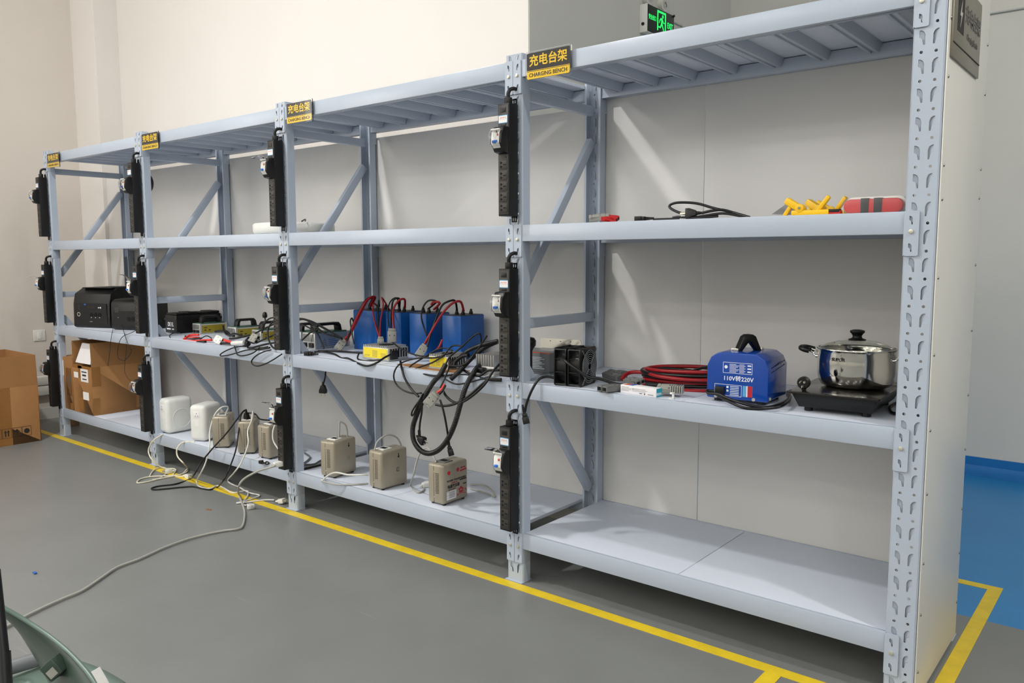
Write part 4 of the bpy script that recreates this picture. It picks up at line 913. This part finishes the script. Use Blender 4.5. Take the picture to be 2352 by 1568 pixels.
HEAP = [
 ([(1792, 225, .16), (1795, 300, .155), (1770, 350, .15), (1760, 420, .13), (1740, 500, .11)], .0040),
 ([(1500, 745, .03), (1380, 745, .0), (1230, 770, -.015), (1080, 830, -.02), (990, 890, -.025), (1010, 920, -.025), (1130, 905, -.025), (1280, 865, -.02), (1450, 815, -.015), (1700, 780, .0), (1850, 750, .03)], .0036),
 ([(1240, 740, -.01), (1270, 830, -.02), (1290, 890, -.025), (1360, 915, -.025), (1480, 900, -.025), (1600, 850, -.02), (1700, 760, .0)], .0036),
 ([(2095, 885, -.03), (1950, 980, -.03), (1800, 1060, -.03), (1660, 1100, -.03), (1570, 1070, -.03), (1555, 1000, -.03), (1640, 910, -.025), (1780, 840, -.02), (1900, 810, -.015)], .0036),
 ([(1990, 800, -.012), (1920, 750, .0), (1870, 660, .01), (1840, 560, .02), (1850, 430, .03), (1900, 340, .04), (1960, 270, .05)], .0046),
 ([(1760, 420, .1), (1780, 340, .12), (1850, 260, .13), (1940, 230, .14), (2000, 260, .14)], .0042),
 ([(1600, 520, .1), (1750, 440, .12), (1880, 380, .14), (1980, 330, .15)], .0046),
 ([(1450, 640, .06), (1600, 690, .04), (1750, 630, .05), (1900, 560, .07), (2000, 520, .09)], .0046),
 ([(1500, 800, .01), (1600, 760, .02), (1750, 720, .03), (1900, 690, .05), (2020, 680, .06)], .0052),
 ([(1480, 770, .02), (1620, 800, .0), (1760, 790, .0), (1880, 770, .01)], .0052),
 ([(1160, 610, .12), (1280, 600, .1), (1400, 570, .1), (1520, 540, .12)], .0060),
 ([(1040, 380, .2), (1060, 470, .18), (1120, 540, .16), (1250, 520, .15), (1380, 560, .14)], .0060),
 ([(900, 480, .2), (1000, 470, .19), (1100, 480, .18), (1160, 540, .17)], .0070)]
for pts, r in HEAP: cable('lead', [C8(*q) for q in pts], r, M_RUB, k)
MB().lathe([(.002, 0), (.012, .004), (.014, .016), (.010, .03), (.005, .034)], n=14).xf(frame(C8(1790, 240, .16), (1, 0, 0), (.1, 0, 1))).build('plug', M_BLACK, k, world=True)
k = empty_at('charger_output_leads', 'black output leads of the striped charger crossing over its top', 'cables', aty(740, 760, .15))
for pts, r in (([(684, 735, .3), (700, 733, .27), (720, 745, .22), (745, 765, .18), (785, 776, .17)], .0055), ([(684, 742, .28), (705, 750, .22), (728, 765, .16), (738, 785, .14), (744, 800, .13)], .004),
               ([(684, 790, .15), (700, 775, .17), (715, 762, .19), (730, 757, .2)], .0045), ([(684, 738, .3), (690, 732, .3), (712, 737, .27), (735, 748, .24), (770, 768, .2), (786, 778, .18)], .0060)):
    cable('lead', PT(*pts), r, M_RUB, k)

# ------------------------------------------------------------------ third shelf, near bay
c = aty(1262, 858, .22)
t = thing('grey_charger_box', 'dark grey charger box with printed label behind the post and fan', 'charger', (c.x, .22, Z3+.0006), .05)
MB().box(-.20, 0, 0, .15, 0, .088).build('case', M_DGREY, t, bevel=.004)
MB().box(-.20, 0, .000, .004, .086, .0895).build('top_edge', M_ORANGE, t)
MB().box(-.208, .010, -.008, .158, 0, .006).build('base_flange', M_DGREY, t)
for u0, n in ((-.165, 9), (-.085, 8)): lines(t, M_PINKP, [(u0, u0+.06-.012*(q % 3), .022+.0065*q, .0016) for q in range(n)], lambda u, v, q: (u, -q, v))
c = aty(1225, 838, .36)
t = thing('bare_metal_plate', 'shiny bare metal plate with screw holes leaning behind the grey charger', 'plate', (c.x, .40, Z3+.0006), .12)
MB().prism(rrect(0, .20, .0, .125, .012), lambda u, v, q: (u, q + v*.12, v), 0, .004).build('sheet', M_CHROME, t, smooth=30)
for u in (.05, .10, .15): MB().cyl((u, .118*.12-.0006, .112), (u, .118*.12+.002, .112), .004, n=10).build('screw_hole', M_HOLE, t)
MB().cyl((.035, .0, .055), (.035, -.03, .055), .012, n=14).build('round_boss', M_CHROME, t)
t = thing('capped_lever', 'black rounded lever standing on the shelf beside the near post', 'lever', tuple(aty(1216, 822, .16).xy) + (Z3+.0006,))
MB().lathe([(.012, 0), (.012, .10), (.018, .112), (.026, .122), (.027, .142), (.020, .153), (.006, .157)], n=20).build('stem_and_cap', M_BLACK, t)
# twin axial fan
c = aty(1335, 893, .035)
t = thing('axial_fan', 'pair of black square axial fans with round wire guard', 'fan', (c.x, .030, Z3+.0006), .16)
S = .142
for k, x0 in enumerate((-.110, -.053)):
    fr = plate_mesh('fan_flange', rrect(-S/2, S/2, 0, S, .012), [circ(0, S/2, .060, 28)[::-1]], .004)
    for xx in (x0, x0+.046):
        me = fr.copy(); me.transform(Matrix.Translation((xx+.004, S/2, 0)) @ Matrix.Rotation(PI/2, 4, 'Z')); finish('flange', me, M_BLACK, t, 30)
    MB().lathe([(.060, 0), (.0635, 0), (.0635, .046), (.060, .046), (.060, 0)], n=28, caps=False).xf(Matrix.Translation((x0, S/2, S/2)) @ Matrix.Rotation(PI/2, 4, 'Y')).build('duct', M_BLACK, t)
    for v in (.006, S-.006):
        for z in (.006, S-.006): MB().cyl((x0, v, z), (x0+.048, v, z), .004, n=8).build('corner_post', M_BLACK, t)
    MB().box(x0+.006, x0+.040, .002, .006, .05, .054).box(x0+.006, x0+.040, .002, .006, .10, .103).build('side_rib', M_BLACK, t)
    MB().cyl((x0+.006, S/2, S/2), (x0+.036, S/2, S/2), .030, n=24).build('hub', M_BLACK, t, bevel=.003)
    for q in range(5):
        a = 2*PI*q/5; ca, sa = math.cos(a), math.sin(a); cb, sb = math.cos(a+.7), math.sin(a+.7)
        MB()._add([(x0+.010, S/2+.028*ca, S/2+.028*sa), (x0+.010, S/2+.057*ca, S/2+.057*sa), (x0+.034, S/2+.057*cb, S/2+.057*sb), (x0+.034, S/2+.028*cb, S/2+.028*sb),
                   (x0+.012, S/2+.028*ca, S/2+.028*sa), (x0+.012, S/2+.057*ca, S/2+.057*sa), (x0+.036, S/2+.057*cb, S/2+.057*sb), (x0+.036, S/2+.028*cb, S/2+.028*sb)],
                  [(0, 1, 2, 3), (7, 6, 5, 4), (0, 4, 5, 1), (1, 5, 6, 2), (2, 6, 7, 3), (3, 7, 4, 0)]).build('blade', M_BLACK, t)
g = MB()
for r in (.014, .022, .030, .038, .046, .054, .061): g.tube([(.004, S/2+r*math.cos(2*PI*q/32), S/2+r*math.sin(2*PI*q/32)) for q in range(32)], .0016, 6, True)
for q in range(4):
    a = PI/4+PI/2*q; g.tube([(.0045, S/2+.012*math.cos(a), S/2+.012*math.sin(a)), (.0045, S/2+.09*math.cos(a), S/2+.09*math.sin(a))], .0018, 6)
g.build('wire_guard', M_DGREY, t)
k = empty_at('fan_mains_lead', 'black lead with appliance plug hanging over the beam by the near post', 'cord', aty(1240, 880, -.01))
cable('lead', PT((1275, 868, .035), (1255, 865, .02), (1237, 872, -.01), (1222, 895, -.03), (1210, 925, -.035), (1206, 945, -.035)), .0052, M_RUB, k)
iec(k, aty(1206, 957, -.035), aty(1212, 982, -.035)-aty(1205, 950, -.035), (.8, -.8, 0), s=1.05)
k = empty_at('fan_black_lead', 'black lead running from the fan body along the shelf', 'cord', atz(1400, 880, Z3))
cable('lead', PT((1293, 820, .015), (1300, 830, -.003), (1325, 848, -.003), (1350, 865, .01), (1378, 870, .04), (1410, 880, .06), (1440, 885, .07), (1470, 886, .08)), .0055, M_RUB, k)
# grey double connector, white slim box, clip
t = empty_at('grey_connector_pair', 'grey two pole connector with open mouths in front of the slim white box', 'connector', atz(1406, 896, Z3))
connector(t, aty(1404, 890, .03)*1 + Vector((0, 0, 0)), (-.25, -1, 0), (0, 0, 1), M_GCON2, name='shell', s=1.35)
c = aty(1508, 914, .018)
t = thing('slim_white_box', 'slim white carton with teal end lying at the shelf edge', 'box', (c.x, .016, Z3+.0006), -.08)
MB().box(-.150, 0, 0, .034, 0, .030).build('carton', M_WHITE2, t, bevel=.0008)
MB().box(0, .0005, .0006, .0334, .0006, .0294).build('teal_end', M_TEAL, t, smooth=0)
text('IBSPA', .012, M_PINKP, t, (.0007, .016, .010), FACE_RIGHT, bold=.02)
lines(t, M_GREYPR, [(-.145, -.145+.03+.011*(q % 3), .010+.0042*q, .0010) for q in range(4)] + [(-.10, -.10+.055+.008*(q % 2), .012+.0042*q, .0010) for q in range(3)] + [(-.070, -.058, .005, .003), (-.035, -.012, .005, .002)], lambda u, v, q: (u, -q, v))
MB().cyl((-.048, -.0005, .0065), (-.048, .0, .0065), .0032, n=12).build('round_mark', M_GREYPR, t)
MB().box(-.118, -.100, .003, .033, .030, .0304).build('blue_patch', M_BLUEP, t, smooth=0)
MB().box(-.140, -.119, .003, .033, .030, .0304).build('orange_patch', M_ORANGE, t, smooth=0)
c = atz(1543, 916, Z3)
t = thing('white_plastic_clip', 'small white plastic clip at the shelf edge', 'clip', (c.x, max(c.y, .014), Z3+.0006), .1)
MB().box(-.010, .008, -.004, .004, 0, .003).box(.002, .008, -.004, .004, 0, .022).box(-.006, .008, -.004, .004, .016, .022).build('clip_body', M_WHITE, t, bevel=.0005)
# coil of heavy red and black cable
cc = Vector((-.835, .30, Z3))
t = thing('red_black_cable_coil', 'coil of thick red and black cable with grey connectors behind the white box', 'cable coil', tuple(cc))
random.seed(9)
for q in range(9):
    m = M_RED if q % 2 == 0 else M_RUB
    rx, ry = .165+.012*random.random(), .085+.030*random.random(); zz = .010+.0085*q*.8; off = random.uniform(-.012, .012)
    MB().tube([(off+rx*math.cos(a), ry*math.sin(a)+off, zz+.008*math.sin(a+q)) for a in [2*PI*e/40 for e in range(40)]], .0068, 10, True).build('cable_turn', m, t, smooth=60)
cable('cable_end', PT((1428, 872, .22), (1435, 862, .24), (1450, 855, .27), (1480, 855, .28), (1540, 858, .25)), .0075, M_RED, t)
connector(t, aty(1410, 861, .27), (-1, .3, .05), (0, -.3, 1), M_GCON2, s=1.3)
connector(t, aty(1455, 875, .13), (1, -.3, .0), (0, -.2, 1), M_GCON2, s=1.1)
connector(t, aty(1535, 893, .075), (-1, -.3, 0), (0, -.3, 1), M_GCON, s=1.15)
b = MB()
for q in range(6): b.box(-.022+.0075*q, -.018+.0075*q, -.0195, .0195, -.0135, .0135)
b.xf(frame(aty(1556, 894, .075), (1, .3, 0))).build('connector_grip', M_GCON, t, world=True, bevel=.001)
b = MB()
for q in range(6): b.box(-.022+.0075*q, -.018+.0075*q, -.0195, .0195, -.0135, .0135)
b.xf(frame(aty(1425, 859, .28), (1, -.2, 0))).build('connector_grip', M_GCON2, t, world=True, bevel=.001)
cable('cable_end', PT((1485, 882, .12), (1500, 884, .11), (1520, 884, .10)), .008, M_RUB, t)
# blue step-down transformer with handle
c = aty(1762, 925, .085)
t = thing('blue_transformer', 'blue enamelled 110V to 220V transformer with black carry strap', 'transformer', (c.x, .088, Z3+.0006), .06)
W_, D_, H_ = .205, .19, .165
prof = [(-W_+.004, .012), (-.004, .012), (0, .016), (0, H_-.045), (-.012, H_-.018), (-.035, H_-.002), (-.05, H_), (-W_+.05, H_), (-W_+.035, H_-.002), (-W_+.012, H_-.018), (-W_, H_-.045), (-W_, .016)]
MB().prism(prof, lambda u, v, q: (u, q, v), 0, D_).build('case', M_DBLUE, t, bevel=.006, seg=3)
for u in (-W_+.03, -.03):
    for v in (.03, D_-.03): MB().cyl((u, v, 0), (u, v, .014), .014, n=12).build('rubber_foot', M_RUB, t)
MB().prism([(-W_/2-.045, H_-.002), (-W_/2-.022, H_+.048), (-W_/2-.010, H_+.055), (-W_/2+.010, H_+.055), (-W_/2+.022, H_+.048), (-W_/2+.045, H_-.002), (-W_/2+.030, H_-.002), (-W_/2+.004, H_+.030), (-W_/2-.004, H_+.030), (-W_/2-.030, H_-.002)], lambda u, v, q: (u, q, v), D_/2-.014, D_/2+.014).xf(Matrix.Translation((-W_/2, D_/2, 0)) @ Matrix.Rotation(.9, 4, 'Z') @ Matrix.Translation((W_/2, -D_/2, 0))).build('carry_strap', M_RUB, t, bevel=.002)
for s in (-1, 1):
    v = Matrix.Rotation(.9, 4, 'Z') @ Vector((s*.045, 0, 0))
    MB().box(-.012, .012, -.011, .011, H_-.001, H_+.010).xf(Matrix.Translation((-W_/2+v.x, D_/2+v.y, 0))).build('strap_clamp', M_CHROME, t, bevel=.002)
F = lambda u, v, q: (u, -q, v)
def outline(x0, x1, z0, z1, th, m, name):
    b = MB()
    for a in ((x0, x1, z0, z0+th), (x0, x1, z1-th, z1), (x0, x0+th, z0, z1), (x1-th, x1, z0, z1)): b.prism([(a[0], a[2]), (a[1], a[2]), (a[1], a[3]), (a[0], a[3])], F, 0, .0005)
    return b.build(name, m, t, smooth=0)
o = outline(-.150, -.052, .098, .134, .0012, M_PINKP, 'rating_frame')
lines(o, M_PINKP, [(-.128, -.128+.022+.006*(q % 3), .102+.0042*q, .0014) for q in range(7)] + [(-.095, -.095+.016+.004*(q % 2), .102+.0042*q, .0014) for q in range(7)] + [(-.068, -.056, .104+.010*q, .004) for q in range(3)], F)
MB().prism(circ(-.140, .118, .0055, 16), F, 0, .0005).build('round_logo', M_PINKP, t, smooth=0)
text('110V转220V', .0195, M_PINKP, t, (-.098, -.0004, .080), bold=.012)
o = outline(-.178, -.086, .022, .060, .0012, M_PINKP, 'socket_frame')
lines(o, M_PINKP, [(-.125, -.095, .026+.0055*q, .0020) for q in range(6)] + [(-.137, -.130, .036, .007), (-.137, -.130, .048, .007)], F)
sk = MB().box(-.172, -.142, -.016, .001, .024, .052).build('inlet_plug', M_BLACK, t, bevel=.002)
st = MB().box(-.082, -.050, -.0006, 0, .024, .060).build('sticker', M_LABEL, t, smooth=0)
MB().box(-.066, -.050, -.0010, -.0006, .024, .060).build('sticker_red', M_REDPR, st, smooth=0); MB().box(-.082, -.070, -.0010, -.0006, .024, .060).build('sticker_blue', M_LBLUE, st, smooth=0)
for u in (-.172, -.045): MB().cyl((u, -.004, .018), (u, .001, .018), .0055, n=10).build('screw', M_BOLT, t)
MB().cyl((0, .02, .022), (.004, .02, .022), .005, n=10).build('screw', M_BOLT, t)
b = MB()
for q in range(7): b.prism([(.03+.020*q, .118+.002*q), (.042+.020*q, .120+.002*q), (.042+.020*q, .123+.002*q), (.03+.020*q, .121+.002*q)], lambda u, v, k: (k, u, v), -.0003, .0006)
for q in range(7): b.prism([(.03+.020*q, .104+.002*q), (.042+.020*q, .106+.002*q), (.042+.020*q, .109+.002*q), (.03+.020*q, .107+.002*q)], lambda u, v, k: (k, u, v), -.0003, .0006)
b.build('vent_slots', M_HOLE, t, smooth=0)
cable('power_cord', PT((1640, 898, .065), (1625, 897, .05), (1628, 903, .04), (1650, 905, .035), (1680, 918, .025), (1720, 930, .018)) + [atz(1760, 935, Z3+.008), atz(1790, 928, Z3+.008), atz(1812, 915, Z3+.008), atz(1808, 905, Z3+.009)], .0050, M_RUB, t)
cable('power_cord', PT((1645, 905, .05), (1670, 920, .02)) + [atz(1710, 936, Z3+.006), atz(1750, 938, Z3+.006), atz(1795, 932, Z3+.018), atz(1815, 912, Z3+.018), atz(1808, 900, Z3+.012)], .0050, M_RUB, t)
cable('power_cord', PT((1632, 842, .20), (1612, 845, .23), (1590, 852, .26), (1570, 858, .28)), .0055, M_RUB, t)
# induction cooktop and pot
CT = (-.2405, .235)
t = thing('induction_cooktop', 'black induction cooktop under the steel pot', 'cooktop', (CT[0], CT[1], Z3+.0006), .05)
MB().taper(-.125, .125, -.17, .17, .014, .058, .018).build('base', M_BLACK, t, bevel=.004)
MB().prism(rrect(-.135, .135, -.185, .185, .010), lambda u, v, q: (u, v, q), .058, .065).build('glass_top', M_CERAM, t, bevel=.001)
for u in (-.085, .085):
    for v in (-.12, .12): MB().cyl((u, v, 0), (u, v, .016), .013, n=12).build('foot', M_RUB, t)
MB().box(.05, .12, .12, .16, .065, .0655).build('print_mark', M_LABEL, t, smooth=0)
lines(t, M_GREYPR, [(-.03, .03, -.165, .004), (.05, .065, -.165, .01)], lambda u, v, q: (u, v, .065+q))
cable('power_cord', [atz(x, y, Z3+.006) for x, y in ((2085, 925), (2060, 925), (2044, 936), (2050, 948), (2075, 950))], .0048, M_RUB, t)
t2_ = thing('steel_pot', 'polished stainless steel pot with glass lid and black handles', 'pot', (CT[0]+.012, CT[1]+.035, Z3+.0662), .05)
MB().lathe([(.088, 0), (.104, .006), (.112, .020), (.117, .045), (.1175, .085), (.1155, .112), (.1175, .117), (.1185, .119), (.1165, .1195), (.1145, .117), (.1140, .085), (.1135, .045), (.108, .022), (.09, .008)], n=64, caps=True).build('pot_body', M_CHROME, t2_, smooth=50)
ld = MB().lathe([(.1165, .1195), (.112, .1225), (.09, .134), (.06, .143), (.03, .147), (.016, .1475), (.016, .1455), (.03, .145), (.06, .141), (.09, .132), (.110, .1215)], n=48, caps=False).build('glass_lid', M_GLASS, t2_, smooth=60)
MB().lathe([(.1145, .1195), (.1195, .1195), (.1200, .1215), (.1190, .1235), (.1145, .1235), (.1145, .1195)], n=56, caps=False).build('lid_rim', M_CHROME, ld, smooth=60)
MB().lathe([(.026, .1475), (.027, .150), (.016, .1535), (.0135, .160), (.018, .168), (.0225, .172), (.0215, .178), (.012, .1805), (.003, .181)], n=28).build('lid_knob', M_BLACK, ld, smooth=60)
MB().lathe([(.0025, 0), (.0045, 0), (.0045, .002), (.0025, .002), (.0025, 0)], n=12, caps=False).xf(Matrix.Translation((-.06, -.04, .137))).build('steam_vent', M_STEEL, ld)
for s in (-1, 1):
    a0 = PI*.02
    for dy in (-.026, .026):
        MB().tube(spline([(s*.114, dy, .092), (s*.124, dy, .094), (s*.128, dy*.95, .102), (s*.146, dy*.8, .108)], 5), .0028, 8).build('handle_bracket', M_CHROME, t2_)
        MB().cyl((s*.1125, dy, .091), (s*.1195, dy, .091), .005, n=10).build('rivet', M_CHROME, t2_)
    MB().tube(spline([(s*.140, -.028, .107), (s*.155, -.030, .110), (s*.168, -.020, .113), (s*.172, 0, .114), (s*.168, .020, .113), (s*.155, .030, .110), (s*.140, .028, .107)], 5), .0085, 10).build('handle_grip', M_BLACK, t2_, smooth=60)
me = text_mesh('SUPOR', .0140, bold=.015).copy()
for v in me.vertices:
    an = math.radians(-103) + v.co.x/.1176; rr_ = .1178 + v.co.z*.5; v.co = (rr_*math.cos(an), rr_*math.sin(an), .093 + v.co.y)
finish('brand_lettering', me, M_INK, t2_, 0)
t = thing('cooktop_mains_plug', 'round black mains plug standing on the cooktop left of the pot', 'plug', tuple(atz(1846, 896, Z3+.066).xy) + (Z3+.0662,), .1)
MB().lathe([(.0, -.010), (.017, -.010), (.019, -.006), (.019, .008), (.016, .011), (.0, .011)], n=24, caps=False).xf(Matrix.Translation((0, 0, .024)) @ Matrix.Rotation(PI/2, 4, 'X')).build('plug_body', M_BLACK, t)
MB().box(-.006, .006, -.006, .010, 0, .010).build('strain_relief', M_BLACK, t, bevel=.002)
for u, z, a in ((-.006, .028, .5), (.006, .028, -.5), (0, .014, 0)): MB().box(-.001, .001, -.028, -.010, -.003, .003).xf(Matrix.Translation((u, 0, z)) @ Matrix.Rotation(a, 4, 'Y')).build('pin', M_BOLT, t)

# ------------------------------------------------------------------ second shelf
c = aty(735, 527, .20); c0 = aty(597, 527, .20)
rr = (c.x-c0.x)/2*.80
t = thing('white_round_tray', 'white round dish shaped device lying on the second shelf', 'device', ((c.x+c0.x)/2, .235, Z2+.0006))
MB().lathe([(rr*.90, 0), (rr*.97, .006), (rr, .016), (rr, .050), (rr*.96, .058), (rr*.85, .060), (.001, .060)], n=48).build('dish', M_WHITE, t, smooth=50)
cable('lead', [(c.x-.12, .20, Z2+.068), (c.x-.08, .17, Z2+.074), (c.x-.04, .12, Z2+.062)], .0035, M_RUB, t)
e = aty(349, 420, .065)
t = thing('round_black_cover', 'round black cover fixed behind the fourth post, only its edge showing', 'cover', (e.x-.055, .050, e.z))
MB().lathe([(.001, 0), (.050, 0), (.055, .005), (.055, .022), (.050, .028), (.001, .030)], n=36).xf(Matrix.Rotation(-PI/2, 4, 'X')).build('shell', M_BLACK, t)
MB().box(-.012, .012, -.004, .002, -.02, .02).build('fixing_lug', M_BLACK, t)
t = empty_at('red_grey_connector', 'grey connector joined to a red connector at the shelf edge near the post', 'connector', aty(1385, 505, .03))
connector(t, aty(1376, 499, .05), (-.8, -.5, -.1), (-.2, -.5, 1), M_GCON, name='grey_shell', s=1.05)
connector(t, aty(1398, 501, .06), (1, .2, -.12), (0, -.3, 1), M_REDP, name='red_shell', s=1.0)
k = empty_at('black_cord_plug', 'black cord with two pin plug looped on the second shelf', 'cord', aty(1600, 495, .06))
cable('cord', PT((1585, 492, .07), (1560, 488, .075), (1540, 478, .08), (1540, 470, .085), (1560, 465, .09), (1600, 467, .10), (1640, 478, .10), (1680, 487, .09), (1722, 499, .07)), .0045, M_RUB, k)
cable('cord', PT((1612, 489, .06), (1635, 484, .065), (1660, 482, .08), (1690, 490, .09), (1715, 498, .09)), .0045, M_RUB, k)
cable('cord', PT((1590, 500, .05), (1620, 495, .06), (1660, 490, .07), (1700, 496, .08), (1720, 502, .09)), .0042, M_RUB, k)
cable('cord', PT((1545, 500, .05), (1560, 498, .05), (1600, 500, .05), (1650, 496, .07)), .0042, M_RUB, k)
plug(k, aty(1588, 490, .055), (-1, -.25, -.03), M_BLACK, up=(0, -1, .2), s=.95)
k = empty_at('black_appliance_plug', 'black appliance plug lying at the shelf edge left of looped cord', 'plug', aty(1480, 504, .03))
iec(k, aty(1475, 502, .03), (-1, -.1, 0), s=.95)
cable('lead', PT((1500, 504, .035), (1530, 503, .045), (1560, 502, .05)), .004, M_RUB, k)
def spring_clamp(px, py, y, ang, label):
    p = aty(px, py, y)
    t = thing('yellow_clamp', label, 'clamp', (p.x, y, Z2+.0006), ang, group='yellow plastic spring clamps')
    MB().box(-.055, .055, -.014, .014, 0, .016).build('lower_jaw', M_YELP, t, bevel=.004)
    MB().cyl((-.03, -.016, .022), (-.03, .016, .022), .013, n=14).build('pivot', M_YELP, t, bevel=.002)
    MB().bar((.02, 0, .012), (.052, 0, .055), .016, .013).build('handle', M_YELP, t, bevel=.004)
    MB().bar((-.075, 0, .048), (-.02, 0, .014), .026, .022).build('upper_jaw', M_YELP, t, bevel=.006)
    MB().bar((-.058, 0, .032), (-.078, 0, .0), .014, .012).build('jaw_leg', M_YELP, t, bevel=.003)
    MB().cyl((-.03, -.018, .022), (-.03, .018, .022), .004, n=8).build('pivot_pin', M_STEEL, t)
    return t
spring_clamp(1862, 492, .055, .05, 'yellow spring clamp in front with its jaw raised over a grey sheet')
spring_clamp(1905, 489, .14, -.2, 'yellow spring clamp behind with only its slanting handle showing')
spring_clamp(1932, 480, .24, .2, 'yellow spring clamp farthest back behind the red brush')
P4_ = [aty(1772, 492, .05), aty(1812, 464, .09), aty(1850, 474, .11), aty(1850, 494, .09)]
o = MB()._add(P4_ + [p+Vector((.002, .004, 0)) for p in P4_], [(0, 1, 2, 3), (7, 6, 5, 4), (0, 4, 5, 1), (1, 5, 6, 2), (2, 6, 7, 3), (3, 7, 4, 0)]).build('grey_film_sheet', M_GREYSH, smooth=0); tag(o, 'curled grey plastic sheet behind the yellow clamps', 'sheet')
c = aty(1910, 491, .06)
t = thing('red_terminal', 'small red and black plastic terminal between clamp and wrapped brush', 'terminal', (c.x, .06, Z2+.0006), .05)
MB().box(-.028, .028, -.012, .012, 0, .012).build('base', M_REDP, t, bevel=.002); MB().box(-.012, .026, -.0125, .010, .006, .016).build('cap', M_BLACK, t, bevel=.002)
a = aty(1936, 490, .055); e = aty(2072, 485, .055); wl = e.x - a.x
t = thing('wrapped_brush', 'red brush with two black bands sealed in clear film', 'brush', (a.x, .055, Z2+.0006), .04)
prof = rrect(0, wl, .002, .042, .0195, 6)
MB().prism(prof, lambda u, v, q: (u, q, v), 0, .030).build('red_body', M_REDP, t, bevel=.004)
MB().prism(rrect(-.002, wl+.004, .000, .050, .022, 6), lambda u, v, q: (u, q, v), .032, .060).build('white_back', M_WHITE, t, bevel=.004)
for u in (.30, .52): MB().box(wl*u, wl*u+.022, -.002, .031, .001, .0438).build('black_band', M_BLACK, t, bevel=.001)
MB().prism(rrect(-.006, wl+.022, -.0005, .046, .020, 6), lambda u, v, q: (u, q, v), -.005, .031).build('clear_film', M_FILM, t, bevel=.004)

# ------------------------------------------------------------------ green scooter corner at the lower left
sc = thing('electric_scooter', 'sage green scooter bodywork cropped at the lower left corner', 'scooter', tuple(atz(60, 1560, 0).xy) + (0,))
dS = 1.62
OUT = [(-40, 1372, dS), (6, 1394, dS), (60, 1425, dS), (110, 1458, dS-.02), (150, 1490, dS-.05), (182, 1522, dS-.08), (210, 1556, dS-.11), (245, 1610, dS-.15)]
INN = [(-40, 1392, dS+.05), (4, 1410, dS+.05), (42, 1440, dS+.07), (66, 1475, dS+.09), (90, 1508, dS+.11), (112, 1535, dS+.11), (130, 1560, dS+.11), (160, 1610, dS+.08)]
A = spline([atd(*q) for q in OUT], 6); Bv = spline([atd(*q) for q in INN], 6)
nA = len(A); vs = []; fs = []
NN = 6
for i in range(nA):
    mid = (A[i]+Bv[i])/2; nrm = (A[min(i+1, nA-1)]-A[max(i-1, 0)]).cross(Bv[i]-A[i]).normalized()
    for j in range(NN+1):
        s = j/NN; p = A[i].lerp(Bv[i], s) + nrm*(-.045*math.sin(PI*s)*(i/nA)); vs.append(p)
for i in range(nA-1):
    for j in range(NN): q = i*(NN+1)+j; fs.append((q, q+1, q+NN+2, q+NN+1))
o = MB()._add(vs, fs).build('leg_shield', M_SAGED, sc, world=True, smooth=60)
md = o.modifiers.new('thickness', 'SOLIDIFY'); md.thickness = .004
MB().tube(A, .0042, 8).build('shield_rim', M_SAGER, sc, world=True, smooth=60)
MB().tube(Bv, .003, 8).build('inner_edge', M_SAGED, sc, world=True, smooth=60)
MB().tube([atd(48, 1437, dS+.02), atd(94, 1468, dS+.0)], .004, 8).build('reflector_strip', M_SAGE, sc, world=True)
MB().cyl(atd(-40, 1552, dS+.14), atd(112, 1506, dS+.17), .016, n=16).build('frame_tube', M_DGREY, sc, world=True)
bx = frame(atd(128, 1533, dS-.06), atd(160, 1555, dS)-atd(120, 1512, dS), UP)
MB().box(-.018, .016, -.016, .016, -.016, .016).xf(bx).build('hinge_block', M_SAGED, sc, world=True, bevel=.003)
MB().box(-.004, .012, -.0172, -.0155, -.010, .008).xf(bx).build('warning_sticker', M_GCON, sc, world=True)
P = [atd(-40, 1575, dS+.16), atd(108, 1524, dS+.18), atd(190, 1560, dS+.2), atd(240, 1640, dS+.15), atd(-40, 1660, dS+.05)]
MB()._add(P + [p - UP*.02 for p in P], [(0, 1, 2, 3, 4), (9, 8, 7, 6, 5)] + [(k, (k+1) % 5, 5+(k+1) % 5, 5+k) for k in range(5)]).build('foot_board', M_SAGE, sc, world=True)
FN = []
for i in range(15):
    a = i/14
    x = 150 + 190*a
    FN.append([atd(x, 1511 + 6*math.sin(a*3) + 95*a*a + 26*jj - 10*(1-abs(jj-1.5)/1.5), dS + .30 - .03*jj) for jj in range(5)])
vs = [p for row in FN for p in row]; fs = [(i*5+j, i*5+j+1, i*5+j+6, i*5+j+5) for i in range(14) for j in range(4)]
o = MB()._add(vs, fs).build('fender', M_SAGE, sc, world=True, smooth=60); md = o.modifiers.new('thickness', 'SOLIDIFY'); md.thickness = .006
Mx = frame(atd(232, 1558, dS-.13), atd(250, 1590, dS-.13)-atd(226, 1548, dS-.13), -FW)
MB().box(-.020, .05, -.009, .009, -.001, .001).xf(Mx).build('white_label', M_LABEL, sc, world=True)
MB().cyl(atd(-16, 1310, 1.05), atd(4, 1500, 1.02), .0085, n=14).cyl(atd(3, 1498, 1.02), atd(10, 1620, 1.0), .0105, n=14).build('handlebar_stem', M_RUB, sc, world=True)
